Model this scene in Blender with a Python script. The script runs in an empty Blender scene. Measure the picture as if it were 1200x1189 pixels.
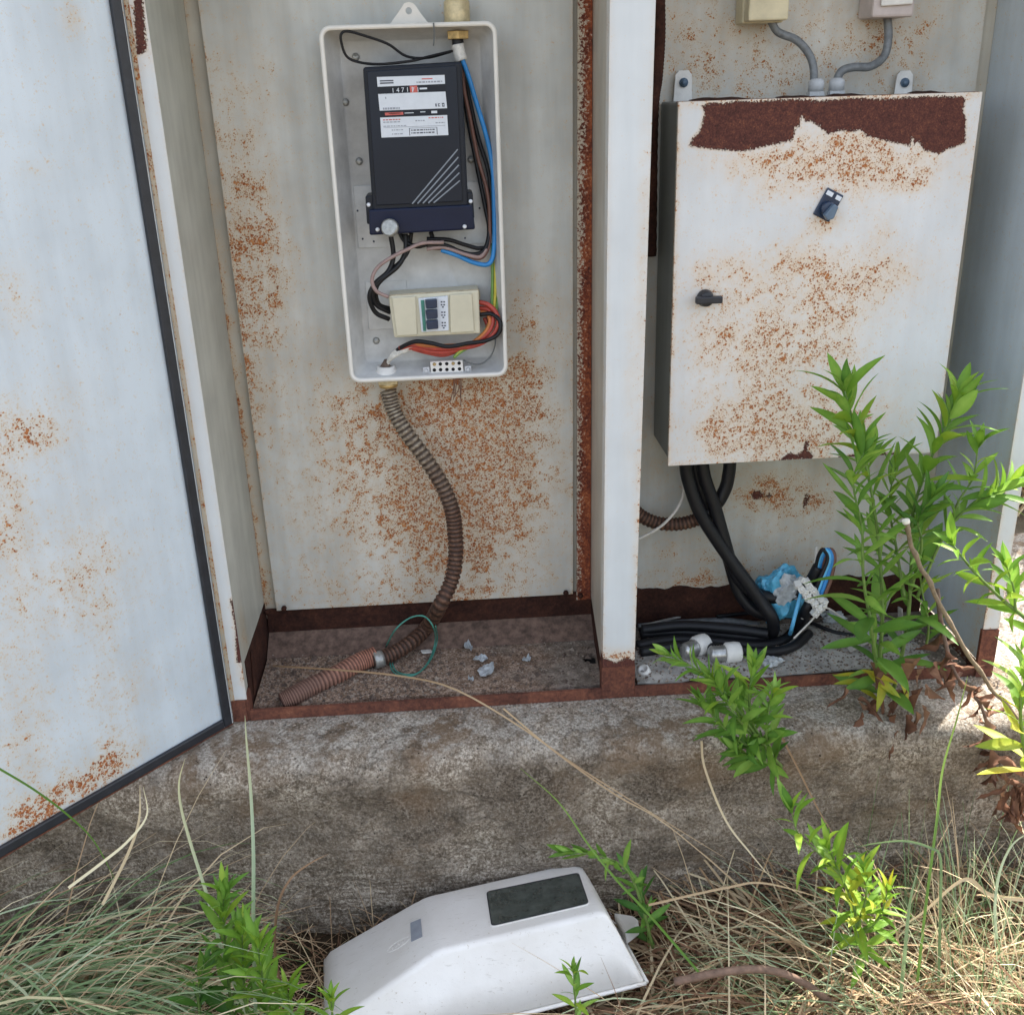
import bpy, bmesh, math, random
import numpy as np
from mathutils import Vector, Matrix, noise
random.seed(7); rng = np.random.default_rng(7)
PI = math.pi
scene = bpy.context.scene
COL = scene.collection

# ------------------------------------------------------------------ camera
F, PITCH, YAW, ROLL = 1219.96/1200.0, .3856, .0534, -.0320
CAM = np.array([.4021, -1.6303, 1.0518])
def cam_axes():
    cp, sp = math.cos(PITCH), math.sin(PITCH); cy, sy = math.cos(YAW), math.sin(YAW)
    fwd = np.array([sy*cp, cy*cp, -sp]); right = np.array([cy, -sy, 0]); up = np.cross(right, fwd)
    cr, sr = math.cos(ROLL), math.sin(ROLL)
    return cr*right+sr*up, -sr*right+cr*up, fwd
RX, UP, FW = cam_axes()
cd = bpy.data.cameras.new('camera'); cam = bpy.data.objects.new('camera', cd); COL.objects.link(cam)
cam.matrix_world = Matrix(((RX[0], UP[0], -FW[0], CAM[0]), (RX[1], UP[1], -FW[1], CAM[1]), (RX[2], UP[2], -FW[2], CAM[2]), (0, 0, 0, 1)))
cd.sensor_fit = 'HORIZONTAL'; cd.sensor_width = 36; cd.lens = 36*F; cd.clip_start = .02; cd.clip_end = 500
scene.camera = cam

# ------------------------------------------------------------------ light
SUN_DIR = Vector((1.0, .80, 1.45)).normalized()
elev = math.asin(SUN_DIR.z); azim = math.atan2(SUN_DIR.x, SUN_DIR.y)
w = bpy.data.worlds.new('World'); scene.world = w; w.use_nodes = True
wn = w.node_tree; wn.nodes.clear()
sky = wn.nodes.new('ShaderNodeTexSky'); sky.sky_type = 'NISHITA'; sky.sun_disc = False
sky.sun_elevation = elev; sky.sun_rotation = azim; sky.air_density = 1.0; sky.dust_density = 2.5; sky.ozone_density = .6
bg = wn.nodes.new('ShaderNodeBackground'); bg.inputs[1].default_value = .15
wo = wn.nodes.new('ShaderNodeOutputWorld')
hs = wn.nodes.new('ShaderNodeHueSaturation'); hs.inputs['Saturation'].default_value = .55   # sky desaturated so its light is less blue
wn.links.new(sky.outputs[0], hs.inputs['Color']); wn.links.new(hs.outputs[0], bg.inputs[0]); wn.links.new(bg.outputs[0], wo.inputs[0])
sl = bpy.data.lights.new('sun', 'SUN'); sl.energy = 3.6; sl.angle = math.radians(.53); sl.color = (1, .95, .86)
so = bpy.data.objects.new('sun', sl); COL.objects.link(so); so.rotation_euler = SUN_DIR.to_track_quat('Z', 'Y').to_euler()
scene.view_settings.view_transform = 'Standard'; scene.view_settings.look = 'None'
scene.view_settings.exposure = 1.76; scene.view_settings.gamma = 1; scene.view_settings.use_curve_mapping = False
scene.render.engine = 'CYCLES'

# ------------------------------------------------------------------ measuring: a point seen in the photo, on a known plane
def ray(px, py):
    d = FW+(px-600)/(F*1200)*RX-(py-594.5)/(F*1200)*UP
    return d
def U(px, py, ax, val):
    d = ray(px, py); i = 'xyz'.index(ax)
    return CAM+d*((val-CAM[i])/d[i])
def UP_(px, py, P0, n):
    d = ray(px, py); P0 = np.array(P0); n = np.array(n)
    return CAM+d*(((P0-CAM)@n)/(d@n))
def pxm(P):            # metres per photo pixel at a world point
    return ((np.array(P)-CAM)@FW)/(F*1200)

# ------------------------------------------------------------------ materials
MATS = {}
class NT:
    def __init__(s, name):
        s.m = bpy.data.materials.new(name); s.m.use_nodes = True; s.t = s.m.node_tree; s.t.nodes.clear()
        s.out = s.t.nodes.new('ShaderNodeOutputMaterial'); s.b = s.t.nodes.new('ShaderNodeBsdfPrincipled')
        s.t.links.new(s.b.outputs[0], s.out.inputs[0]); MATS[name] = s.m
    def put(s, sock, v):
        if isinstance(v, bpy.types.NodeSocket): s.t.links.new(v, sock)
        elif v is not None:
            if isinstance(v, (tuple, list)) and len(v) == 3 and sock.type == 'RGBA': v = (*v, 1)
            sock.default_value = v
    def set(s, **k):
        for n, v in k.items():
            s.put(s.b.inputs[{'color': 'Base Color', 'rough': 'Roughness', 'metal': 'Metallic', 'spec': 'Specular IOR Level', 'normal': 'Normal', 'trans': 'Transmission Weight', 'coat': 'Coat Weight', 'alpha': 'Alpha', 'ior': 'IOR', 'sss': 'Subsurface Weight'}[n]], v)
        return s
    def pos(s):
        return s.t.nodes.new('ShaderNodeNewGeometry').outputs['Position']
    def obj(s):
        return s.t.nodes.new('ShaderNodeTexCoord').outputs['Object']
    def scale(s, v, sc):
        n = s.t.nodes.new('ShaderNodeVectorMath'); n.operation = 'MULTIPLY'; s.put(n.inputs[0], v); n.inputs[1].default_value = sc; return n.outputs[0]
    def noise(s, v, sc, det=4, rough=.6, dist=0):
        n = s.t.nodes.new('ShaderNodeTexNoise'); s.put(n.inputs['Vector'], v); n.inputs['Scale'].default_value = sc
        n.inputs['Detail'].default_value = det; n.inputs['Roughness'].default_value = rough; n.inputs['Distortion'].default_value = dist
        return n.outputs[0]
    def voro(s, v, sc, feat='F1'):
        n = s.t.nodes.new('ShaderNodeTexVoronoi'); n.feature = feat; s.put(n.inputs['Vector'], v); n.inputs['Scale'].default_value = sc
        return n.outputs[0]
    def math(s, op, a, b=None, clamp=False, c=None):
        n = s.t.nodes.new('ShaderNodeMath'); n.operation = op; n.use_clamp = clamp; s.put(n.inputs[0], a)
        if b is not None: s.put(n.inputs[1], b)
        if c is not None: s.put(n.inputs[2], c)
        return n.outputs[0]
    def ramp(s, f, stops):
        n = s.t.nodes.new('ShaderNodeValToRGB'); s.put(n.inputs[0], f); e = n.color_ramp.elements
        while len(e) > 1: e.remove(e[0])
        e[0].position = stops[0][0]; e[0].color = (*stops[0][1], 1)
        for p, c in stops[1:]:
            q = e.new(p); q.color = (*c, 1)
        return n.outputs[0]
    def mix(s, f, a, b, mode='MIX'):
        n = s.t.nodes.new('ShaderNodeMix'); n.data_type = 'RGBA'; n.blend_type = mode
        s.put(n.inputs[0], f); s.put(n.inputs[6], a); s.put(n.inputs[7], b); return n.outputs[2]
    def attr(s, name):
        n = s.t.nodes.new('ShaderNodeAttribute'); n.attribute_name = name; return n.outputs['Fac']
    def bump(s, h, dist=.001, strength=1.0, normal=None):
        n = s.t.nodes.new('ShaderNodeBump'); n.inputs['Strength'].default_value = strength; n.inputs['Distance'].default_value = dist
        s.put(n.inputs['Height'], h); s.put(n.inputs['Normal'], normal) if normal is not None else None
        return n.outputs[0]

def simple(name, col, rough=.5, var=.12, sc=60, metal=0, bump=0, **k):
    s = NT(name); p = s.obj(); n = s.noise(p, sc, 5, .65)
    lo = tuple(c*(1-var) for c in col); hi = tuple(min(1, c*(1+var)) for c in col)
    s.set(color=s.ramp(n, [(.3, lo), (.7, hi)]), rough=rough, metal=metal, **k)
    if bump: s.set(normal=s.bump(n, bump))
    return s.m

RUST_STOPS = [(.32, (.07, .020, .012)), (.44, (.19, .050, .018)), (.53, (.34, .105, .030)), (.66, (.52, .24, .09))]
def rusty_paint(name, col, gloss=.38, dirt=.25, base_d=0.0, cell=200, halo_w=.22, d_gain=.36):
    s = NT(name); p = s.pos()
    n1 = s.noise(p, 300, 3, .7); n2 = s.noise(p, 95, 4, .65); n3 = s.noise(p, 9, 3, .6)
    d = s.math('ADD', s.attr('rust'), base_d)
    brk = s.math('ADD', .55, s.math('MULTIPLY', s.math('SUBTRACT', s.noise(p, 24, 4, .65), .40), 3.0, True)); d = s.math('MINIMUM', s.math('MULTIPLY', d, brk), 1.5)
    clump = s.math('ADD', s.math('MULTIPLY', n1, .62), s.math('MULTIPLY', n2, .38))
    f = s.math('ADD', s.math('ADD', clump, s.math('MULTIPLY', d, .075)), -.675)
    wob = s.t.nodes.new('ShaderNodeTexNoise'); s.put(wob.inputs['Vector'], p); wob.inputs['Scale'].default_value = 170; wob.inputs['Detail'].default_value = 2
    wv = s.t.nodes.new('ShaderNodeVectorMath'); wv.operation = 'MULTIPLY_ADD'; s.put(wv.inputs[0], wob.outputs['Color']); wv.inputs[1].default_value = (.0045, .0045, .0045); s.put(wv.inputs[2], p)
    thr = s.math('ADD', s.math('MULTIPLY', s.math('SUBTRACT', n2, .60), 1.15), s.math('MULTIPLY', d, d_gain))
    v1 = s.math('SUBTRACT', thr, s.voro(wv.outputs[0], cell)); v2 = s.math('SUBTRACT', s.math('MULTIPLY', thr, .95), s.voro(wv.outputs[0], cell*2.1))
    speck = s.math('MAXIMUM', s.math('MULTIPLY', f, 22, True), s.math('MULTIPLY', s.math('MAXIMUM', v1, v2), 6, True))
    halo = s.math('MAXIMUM', s.math('MULTIPLY', s.math('ADD', s.math('MAXIMUM', v1, v2), halo_w), 3.2, True), s.math('MULTIPLY', s.math('MULTIPLY', d, s.math('ADD', n2, .1)), .95, True))
    b = s.math('ADD', s.attr('bare'), -1)
    bf = s.math('MULTIPLY', s.math('ADD', b, s.math('MULTIPLY', s.math('ADD', n1, -.5), .018)), 900, True)
    # base paint with faint streaky grime
    streak = s.noise(s.scale(p, (26, 26, 2.2)), 1, 5, .6)
    grime = s.ramp(s.math('ADD', s.math('MULTIPLY', streak, .5), s.math('MULTIPLY', n3, .5)), [(.38, tuple(c*(1-dirt) for c in col)), (.6, col)])
    rim = s.math('MULTIPLY', s.math('ADD', b, .006), 160, True)
    halo2 = s.math('MAXIMUM', halo, s.math('MULTIPLY', rim, .8))
    c1 = s.mix(s.math('MULTIPLY', halo2, .74), grime, (col[0]*1.0, col[1]*.70, col[2]*.42))
    rc = s.ramp(s.math('ADD', s.math('MULTIPLY', n2, .5), s.math('MULTIPLY', n1, .5)), RUST_STOPS)
    c2 = s.mix(speck, c1, rc)
    bc = s.ramp(s.math('ADD', s.math('MULTIPLY', n2, .35), s.math('MULTIPLY', s.noise(p, 420, 3, .7), .65)), [(.32, (.035, .014, .012)), (.48, (.085, .028, .022)), (.58, (.13, .045, .03)), (.68, (.24, .09, .045))])
    c3 = s.mix(bf, c2, bc)
    r = s.math('ADD', gloss, s.math('MULTIPLY', s.math('MAXIMUM', speck, bf), .5), True)
    h = s.math('SUBTRACT', s.math('MULTIPLY', speck, .5), s.math('MULTIPLY', bf, 3.5))
    h = s.math('ADD', h, s.math('MULTIPLY', bf, n1))
    s.set(color=c3, rough=r, spec=.35, normal=s.bump(h, .0009, .9))
    return s.m
def solid_rust(name, dark=1.0, mixpaint=0):
    s = NT(name); p = s.pos(); n1 = s.noise(p, 140, 6, .7); n2 = s.noise(p, 22, 5, .65)
    k = s.math('ADD', s.math('MULTIPLY', n1, .5), s.math('MULTIPLY', n2, .5))
    c = s.ramp(k, [(.33, tuple(v*dark for v in (.035, .017, .013))), (.47, tuple(v*dark for v in (.10, .04, .028))), (.58, tuple(v*dark for v in (.16, .062, .038))), (.7, tuple(v*dark for v in (.27, .12, .07)))])
    s.set(color=c, rough=.88, spec=.2, normal=s.bump(n1, .0016, .9))
    return s.m
rusty_paint('paint_cabinet', (.585, .60, .575), base_d=.16, cell=215, d_gain=.385, halo_w=.30)
rusty_paint('paint_door', (.575, .635, .675), gloss=.33, dirt=.14, cell=170, halo_w=.34, d_gain=.42)
rusty_paint('paint_box', (.69, .71, .72), gloss=.36, dirt=.10, cell=180, halo_w=.32, d_gain=.33)
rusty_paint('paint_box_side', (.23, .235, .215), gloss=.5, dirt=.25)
rusty_paint('paint_flange', (.56, .54, .47), base_d=.35)
rusty_paint('paint_liner', (.50, .50, .44))
rusty_paint('paint_post', (.66, .69, .70), gloss=.35, dirt=.1)
solid_rust('rust_dark', .42); simple('rust_dusty', (.15, .095, .07), .9, .6, 60, bump=.002); solid_rust('rust_mid', 1.25)  # rust_dark is darkened further to paint in the shadow on the back rails
s = NT('rust_orange_strip'); p = s.pos(); n = s.noise(p, 210, 5, .75); n2 = s.noise(s.scale(p, (40, 40, 16)), 1, 5, .7)
c = s.ramp(s.math('ADD', s.math('MULTIPLY', n, .6), s.math('MULTIPLY', n2, .4)), [(.36, (.04, .012, .008)), (.46, (.15, .034, .016)), (.55, (.30, .075, .025)), (.63, (.42, .17, .07))])
sx = s.t.nodes.new('ShaderNodeSeparateXYZ'); s.put(sx.inputs[0], p)
pt = s.math('ADD', s.math('ADD', s.math('MULTIPLY', s.math('SUBTRACT', .6415, sx.outputs[0]), 22), s.math('MULTIPLY', s.math('SUBTRACT', sx.outputs[2], .75), .35)), s.math('MULTIPLY', s.math('SUBTRACT', n, .5), 2.2))
s.set(color=s.mix(s.math('MULTIPLY', pt, 9, True), c, (.52, .45, .35)), rough=.9, normal=s.bump(n, .0015))
simple('rubber_black', (.018, .02, .026), .45, .3, 40, bump=.0003)
simple('black_plastic', (.010, .013, .021), .42, .15, 30, spec=.3)
simple('black_cover', (.005, .010, .035), .36, .15, 20, spec=.3)
simple('meter_glass', (.010, .015, .027), .3, .15, 8, spec=.3)
simple('label_white', (.66, .70, .75), .35, .05, 60)
simple('print_dark', (.06, .065, .09), .5); simple('print_red', (.55, .12, .10), .5); simple('print_grey', (.30, .32, .36), .5)
simple('stripe_grey', (.22, .25, .29), .4)
simple('tray_grey', (.56, .56, .545), .5, .16, 22, bump=.0002)
simple('rim_cream', (.78, .75, .69), .4, .06, 25)
simple('screw_grey', (.35, .35, .33), .4, .3, 200, metal=.6)
simple('screw_bright', (.75, .76, .78), .35, .1, 200)
simple('beige_plastic', (.62, .58, .44), .45, .06, 25)
simple('beige_dirty', (.42, .37, .27), .7, .35, 45)
simple('brass', (.52, .36, .15), .42, .35, 90, metal=.55, bump=.0004)
simple('brass_pale', (.66, .55, .33), .5, .2, 90, metal=.2, bump=.0003)
simple('wire_black', (.009, .009, .011), .45, .2, 50, spec=.35); simple('wire_blue', (.03, .24, .58), .38, .15, 50)
simple('wire_brown', (.16, .075, .055), .45, .2, 50); simple('wire_pink', (.34, .24, .22), .5, .2, 70)
simple('wire_red', (.42, .055, .035), .45, .3, 60); simple('wire_orange', (.55, .17, .04), .45, .2, 60)
simple('wire_green', (.16, .30, .07), .45, .2, 60); simple('wire_yellow', (.60, .50, .06), .45, .15, 60)
simple('wire_grey', (.13, .14, .14), .5, .25, 60); simple('wire_white', (.62, .58, .52), .55, .15, 60)
simple('wire_teal', (.05, .22, .17), .5, .2, 60); simple('wire_cyan', (.12, .45, .75), .4, .2, 60)
simple('tape_white', (.62, .60, .55), .6, .25, 120, bump=.0006)
simple('tube_grey', (.17, .18, .185), .42, .3, 90); simple('gland_grey', (.52, .53, .54), .45, .12, 60)
simple('cream_box', (.60, .53, .35), .45, .15, 25); simple('pink_box', (.52, .45, .42), .45, .15, 25)
simple('white_plastic', (.72, .70, .66), .45, .12, 40)
simple('navy_plastic', (.015, .03, .065), .3, .2, 40); simple('blue_grey_plastic', (.10, .15, .21), .35, .2, 40)
simple('thread_metal', (.45, .45, .44), .35, .3, 120, metal=.8)
simple('bag_blue', (.10, .42, .62), .3, .45, 30, bump=.002); simple('foil_grey', (.40, .42, .43), .5, .35, 60, bump=.001)
simple('card_grey', (.34, .32, .29), .9, .5, 28, bump=.002)
simple('stem_green', (.14, .22, .05), .55, .25, 80); simple('stem_woody', (.22, .16, .10), .8, .3, 120, bump=.0005)
simple('stem_cut', (.75, .70, .60), .8, .15, 120)
simple('black_hole', (.006, .005, .005), .9)
simple('dead_wood', (.16, .10, .07), .85, .35, 90, bump=.001)
# conduit: zinc above, going to rust below
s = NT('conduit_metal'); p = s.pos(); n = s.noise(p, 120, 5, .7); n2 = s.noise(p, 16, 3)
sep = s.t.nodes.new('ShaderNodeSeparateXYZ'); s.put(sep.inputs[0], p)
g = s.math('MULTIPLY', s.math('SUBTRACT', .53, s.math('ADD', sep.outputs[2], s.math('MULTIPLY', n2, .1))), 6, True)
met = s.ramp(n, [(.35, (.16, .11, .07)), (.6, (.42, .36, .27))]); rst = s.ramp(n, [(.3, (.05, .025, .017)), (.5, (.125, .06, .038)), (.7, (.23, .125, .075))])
gt_ = s.math('MULTIPLY', s.attr('tone'), 1.0, True); s.set(color=s.mix(gt_, (.035, .02, .014), s.mix(g, met, rst)), rough=.65, metal=.25, normal=s.bump(n, .0006))  # low tone paints the shade between the ribs into the colour
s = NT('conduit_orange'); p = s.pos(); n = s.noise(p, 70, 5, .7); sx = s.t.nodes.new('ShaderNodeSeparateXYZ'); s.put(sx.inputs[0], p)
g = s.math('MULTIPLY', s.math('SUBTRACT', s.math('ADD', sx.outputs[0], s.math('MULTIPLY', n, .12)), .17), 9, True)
s.set(color=s.mix(s.attr('tone'), (.08, .035, .025), s.mix(g, (.20, .11, .08), s.ramp(n, [(.35, (.34, .13, .08)), (.65, (.52, .24, .16))]))), rough=.75, normal=s.bump(n, .0008))  # sleeve grooves carry painted shade through the same tone
simple('conduit_groove', (.05, .03, .025), .8)
# cover plastic, dirty
s = NT('cover_plastic'); p = s.obj(); n = s.noise(p, 9, 5, .6); n2 = s.noise(p, 150, 4, .7); v = s.noise(s.scale(p, (1, 6, 1)), 30, 4, .7)
c = s.ramp(n, [(.3, (.74, .70, .645)), (.65, (.84, .81, .765))])
c = s.mix(s.math('MULTIPLY', s.math('SUBTRACT', n2, .63), 8, True), c, (.46, .38, .28))
c = s.mix(s.math('MULTIPLY', s.math('SUBTRACT', v, .615), 5, True), c, (.48, .44, .38))
s.set(color=c, rough=.42, normal=s.bump(n2, .0003))
s = NT('window_glass'); p = s.obj(); n = s.noise(p, 40, 4)
s.set(color=s.ramp(n, [(.3, (.03, .04, .035)), (.7, (.075, .09, .08))]), rough=.08, coat=.5)
# concrete of the plinth
s = NT('concrete'); p = s.pos()
big = s.noise(p, 5.5, 6, .65); med = s.noise(p, 38, 6, .72); fine = s.noise(p, 190, 4, .8)
board = s.noise(s.scale(p, (6, 6, 120)), 1, 5, .7)
sep = s.t.nodes.new('ShaderNodeSeparateXYZ'); s.put(sep.inputs[0], p)
base = s.ramp(s.math('ADD', s.math('MULTIPLY', med, .35), s.math('MULTIPLY', fine, .65)), [(.39, (.12, .09, .062)), (.5, (.31, .25, .19)), (.59, (.70, .61, .50))])
big2 = s.noise(p, 9, 6, .68)
k = s.math('ADD', s.math('MULTIPLY', big2, .5), s.math('ADD', s.math('MULTIPLY', med, .28), s.math('MULTIPLY', fine, .22)))
band_ = s.math('MULTIPLY', s.math('SUBTRACT', .11, s.math('ABSOLUTE', s.math('ADD', sep.outputs[2], .12))), .45)
lich = s.math('MULTIPLY', s.math('SUBTRACT', s.math('ADD', k, band_), .502), 18, True)
base = s.mix(s.math('MULTIPLY', lich, .64), base, s.ramp(fine, [(.38, (.035, .026, .02)), (.62, (.17, .13, .095))]))
brn = s.math('MULTIPLY', s.math('SUBTRACT', s.noise(p, 4.1, 5, .65), .52), 9, True)
base = s.mix(s.math('MULTIPLY', brn, .55), base, (.22, .14, .08))
grn = s.math('MULTIPLY', s.math('SUBTRACT', s.noise(s.scale(p, (1, 1, .8)), 5.7, 4, .6), .56), 9, True)
low = s.math('MULTIPLY', s.math('SUBTRACT', -.16, sep.outputs[2]), 6, True)
base = s.mix(s.math('MULTIPLY', s.math('MULTIPLY', grn, low), .5), base, (.14, .15, .08))
bl = s.math('MULTIPLY', s.math('SUBTRACT', .5, board), 9, True)
base = s.mix(s.math('MULTIPLY', s.math('MULTIPLY', bl, low), .6), base, (.08, .062, .045))
top = s.math('MULTIPLY', s.math('ADD', sep.outputs[2], .04), 26, True)
pale = s.math('MULTIPLY', s.math('SUBTRACT', s.noise(p, 21, 6, .75), .46), 10, True)
base = s.mix(s.math('MULTIPLY', s.math('MULTIPLY', pale, top), .85), base, s.ramp(fine, [(.38, (.24, .205, .17)), (.62, (.70, .64, .55))]))
crk = s.math('MULTIPLY', s.math('SUBTRACT', .012, s.math('ABSOLUTE', s.math('SUBTRACT', s.noise(s.scale(p, (1, 1, 2.2)), 3.1, 6, .6), .5))), 140, True)
base = s.mix(s.math('MULTIPLY', crk, .35), base, (.05, .04, .03))
pit = s.math('MULTIPLY', s.math('SUBTRACT', .17, s.voro(p, 95)), 12, True); pit = s.math('MULTIPLY', pit, s.math('MULTIPLY', s.math('SUBTRACT', med, .47), 8, True))
base = s.mix(pit, base, (.03, .022, .017))
h = s.math('ADD', s.math('MULTIPLY', fine, .35), s.math('ADD', med, s.math('SUBTRACT', s.math('MULTIPLY', s.math('MULTIPLY', board, low), .7), s.math('MULTIPLY', pit, .6))))
s.set(color=base, rough=.95, spec=.15, normal=s.bump(h, .010, 1.0))
s = NT('floor_dirt'); p = s.pos(); n = s.noise(p, 60, 6, .75); n2 = s.noise(p, 9, 4); n3 = s.noise(p, 260, 3, .7)
c = s.ramp(s.math('ADD', s.math('MULTIPLY', n, .5), s.math('MULTIPLY', n3, .5)), [(.38, (.08, .048, .032)), (.5, (.25, .17, .12)), (.60, (.48, .37, .29))])
sx = s.t.nodes.new('ShaderNodeSeparateXYZ'); s.put(sx.inputs[0], p)
rf = s.math('MULTIPLY', s.math('SUBTRACT', s.math('ADD', s.math('MULTIPLY', sx.outputs[0], .9), n2), .88), 5, True)
c = s.mix(s.math('MULTIPLY', rf, .6), c, s.ramp(n, [(.35, (.13, .12, .10)), (.65, (.30, .275, .24))]))
s.set(color=c, rough=.95, spec=.1, normal=s.bump(n, .003))
s = NT('soil'); p = s.pos(); n = s.noise(p, 35, 6, .75); n2 = s.noise(p, 3, 4)
s.set(color=s.ramp(s.math('ADD', s.math('MULTIPLY', n, .7), s.math('MULTIPLY', n2, .3)), [(.35, (.022, .016, .010)), (.5, (.06, .042, .026)), (.66, (.15, .115, .075))]), rough=1, spec=.05, normal=s.bump(n, .01))
s = NT('dry_ground'); p = s.pos(); n = s.noise(p, 20, 6, .7); n2 = s.noise(p, 2, 4)
s.set(color=s.ramp(s.math('ADD', s.math('MULTIPLY', n, .6), s.math('MULTIPLY', n2, .4)), [(.35, (.08, .06, .04)), (.5, (.17, .14, .10)), (.66, (.28, .24, .18))]), rough=1, spec=.05, normal=s.bump(n, .01))
simple('gravel_pale', (.30, .24, .19), .9, .4, 90); simple('gravel_dark', (.12, .085, .065), .95, .4, 90)

def leafy(name, stops, trans=.35, rough=.5):
    s = NT(name); t = s.attr('tone'); p = s.obj()
    oi = s.t.nodes.new('ShaderNodeObjectInfo').outputs['Random']
    k = s.math('ADD', s.math('ADD', t, s.math('MULTIPLY', s.math('SUBTRACT', oi, .5), .5)), s.math('MULTIPLY', s.math('SUBTRACT', s.noise(p, 3, 3), .5), .5))
    c = s.ramp(k, stops); s.set(color=c, rough=rough, spec=.35)
    tr = s.t.nodes.new('ShaderNodeBsdfTranslucent'); s.put(tr.inputs[0], c)
    mx = s.t.nodes.new('ShaderNodeMixShader'); mx.inputs[0].default_value = trans
    s.t.links.new(s.b.outputs[0], mx.inputs[1]); s.t.links.new(tr.outputs[0], mx.inputs[2]); s.t.links.new(mx.outputs[0], s.out.inputs[0])
    return s.m
leafy('leaf_green', [(.1, (.08, .20, .03)), (.5, (.18, .35, .05)), (.9, (.34, .52, .10))])
leafy('leaf_dark', [(.1, (.04, .13, .02)), (.5, (.09, .22, .035)), (.9, (.17, .33, .05))])
leafy('leaf_lime', [(.1, (.12, .26, .03)), (.5, (.21, .38, .04)), (.9, (.36, .48, .05))])
leafy('leaf_yellow', [(.1, (.22, .33, .03)), (.5, (.40, .44, .04)), (.9, (.62, .50, .05))])
leafy('leaf_dead', [(.1, (.09, .04, .025)), (.5, (.20, .095, .055)), (.9, (.33, .19, .11))], .15, .85)
leafy('straw', [(.0, (.16, .08, .045)), (.35, (.40, .26, .145)), (.7, (.64, .50, .31)), (1, (.80, .72, .48))], .2, .7)
leafy('grass_blue', [(.0, (.12, .19, .07)), (.35, (.26, .36, .17)), (.65, (.42, .50, .32)), (.85, (.62, .58, .33)), (1, (.66, .46, .28))], .25, .6)
leafy('grass_fresh', [(.0, (.05, .14, .02)), (.6, (.14, .28, .05)), (1, (.30, .38, .08))], .3, .6)

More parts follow.
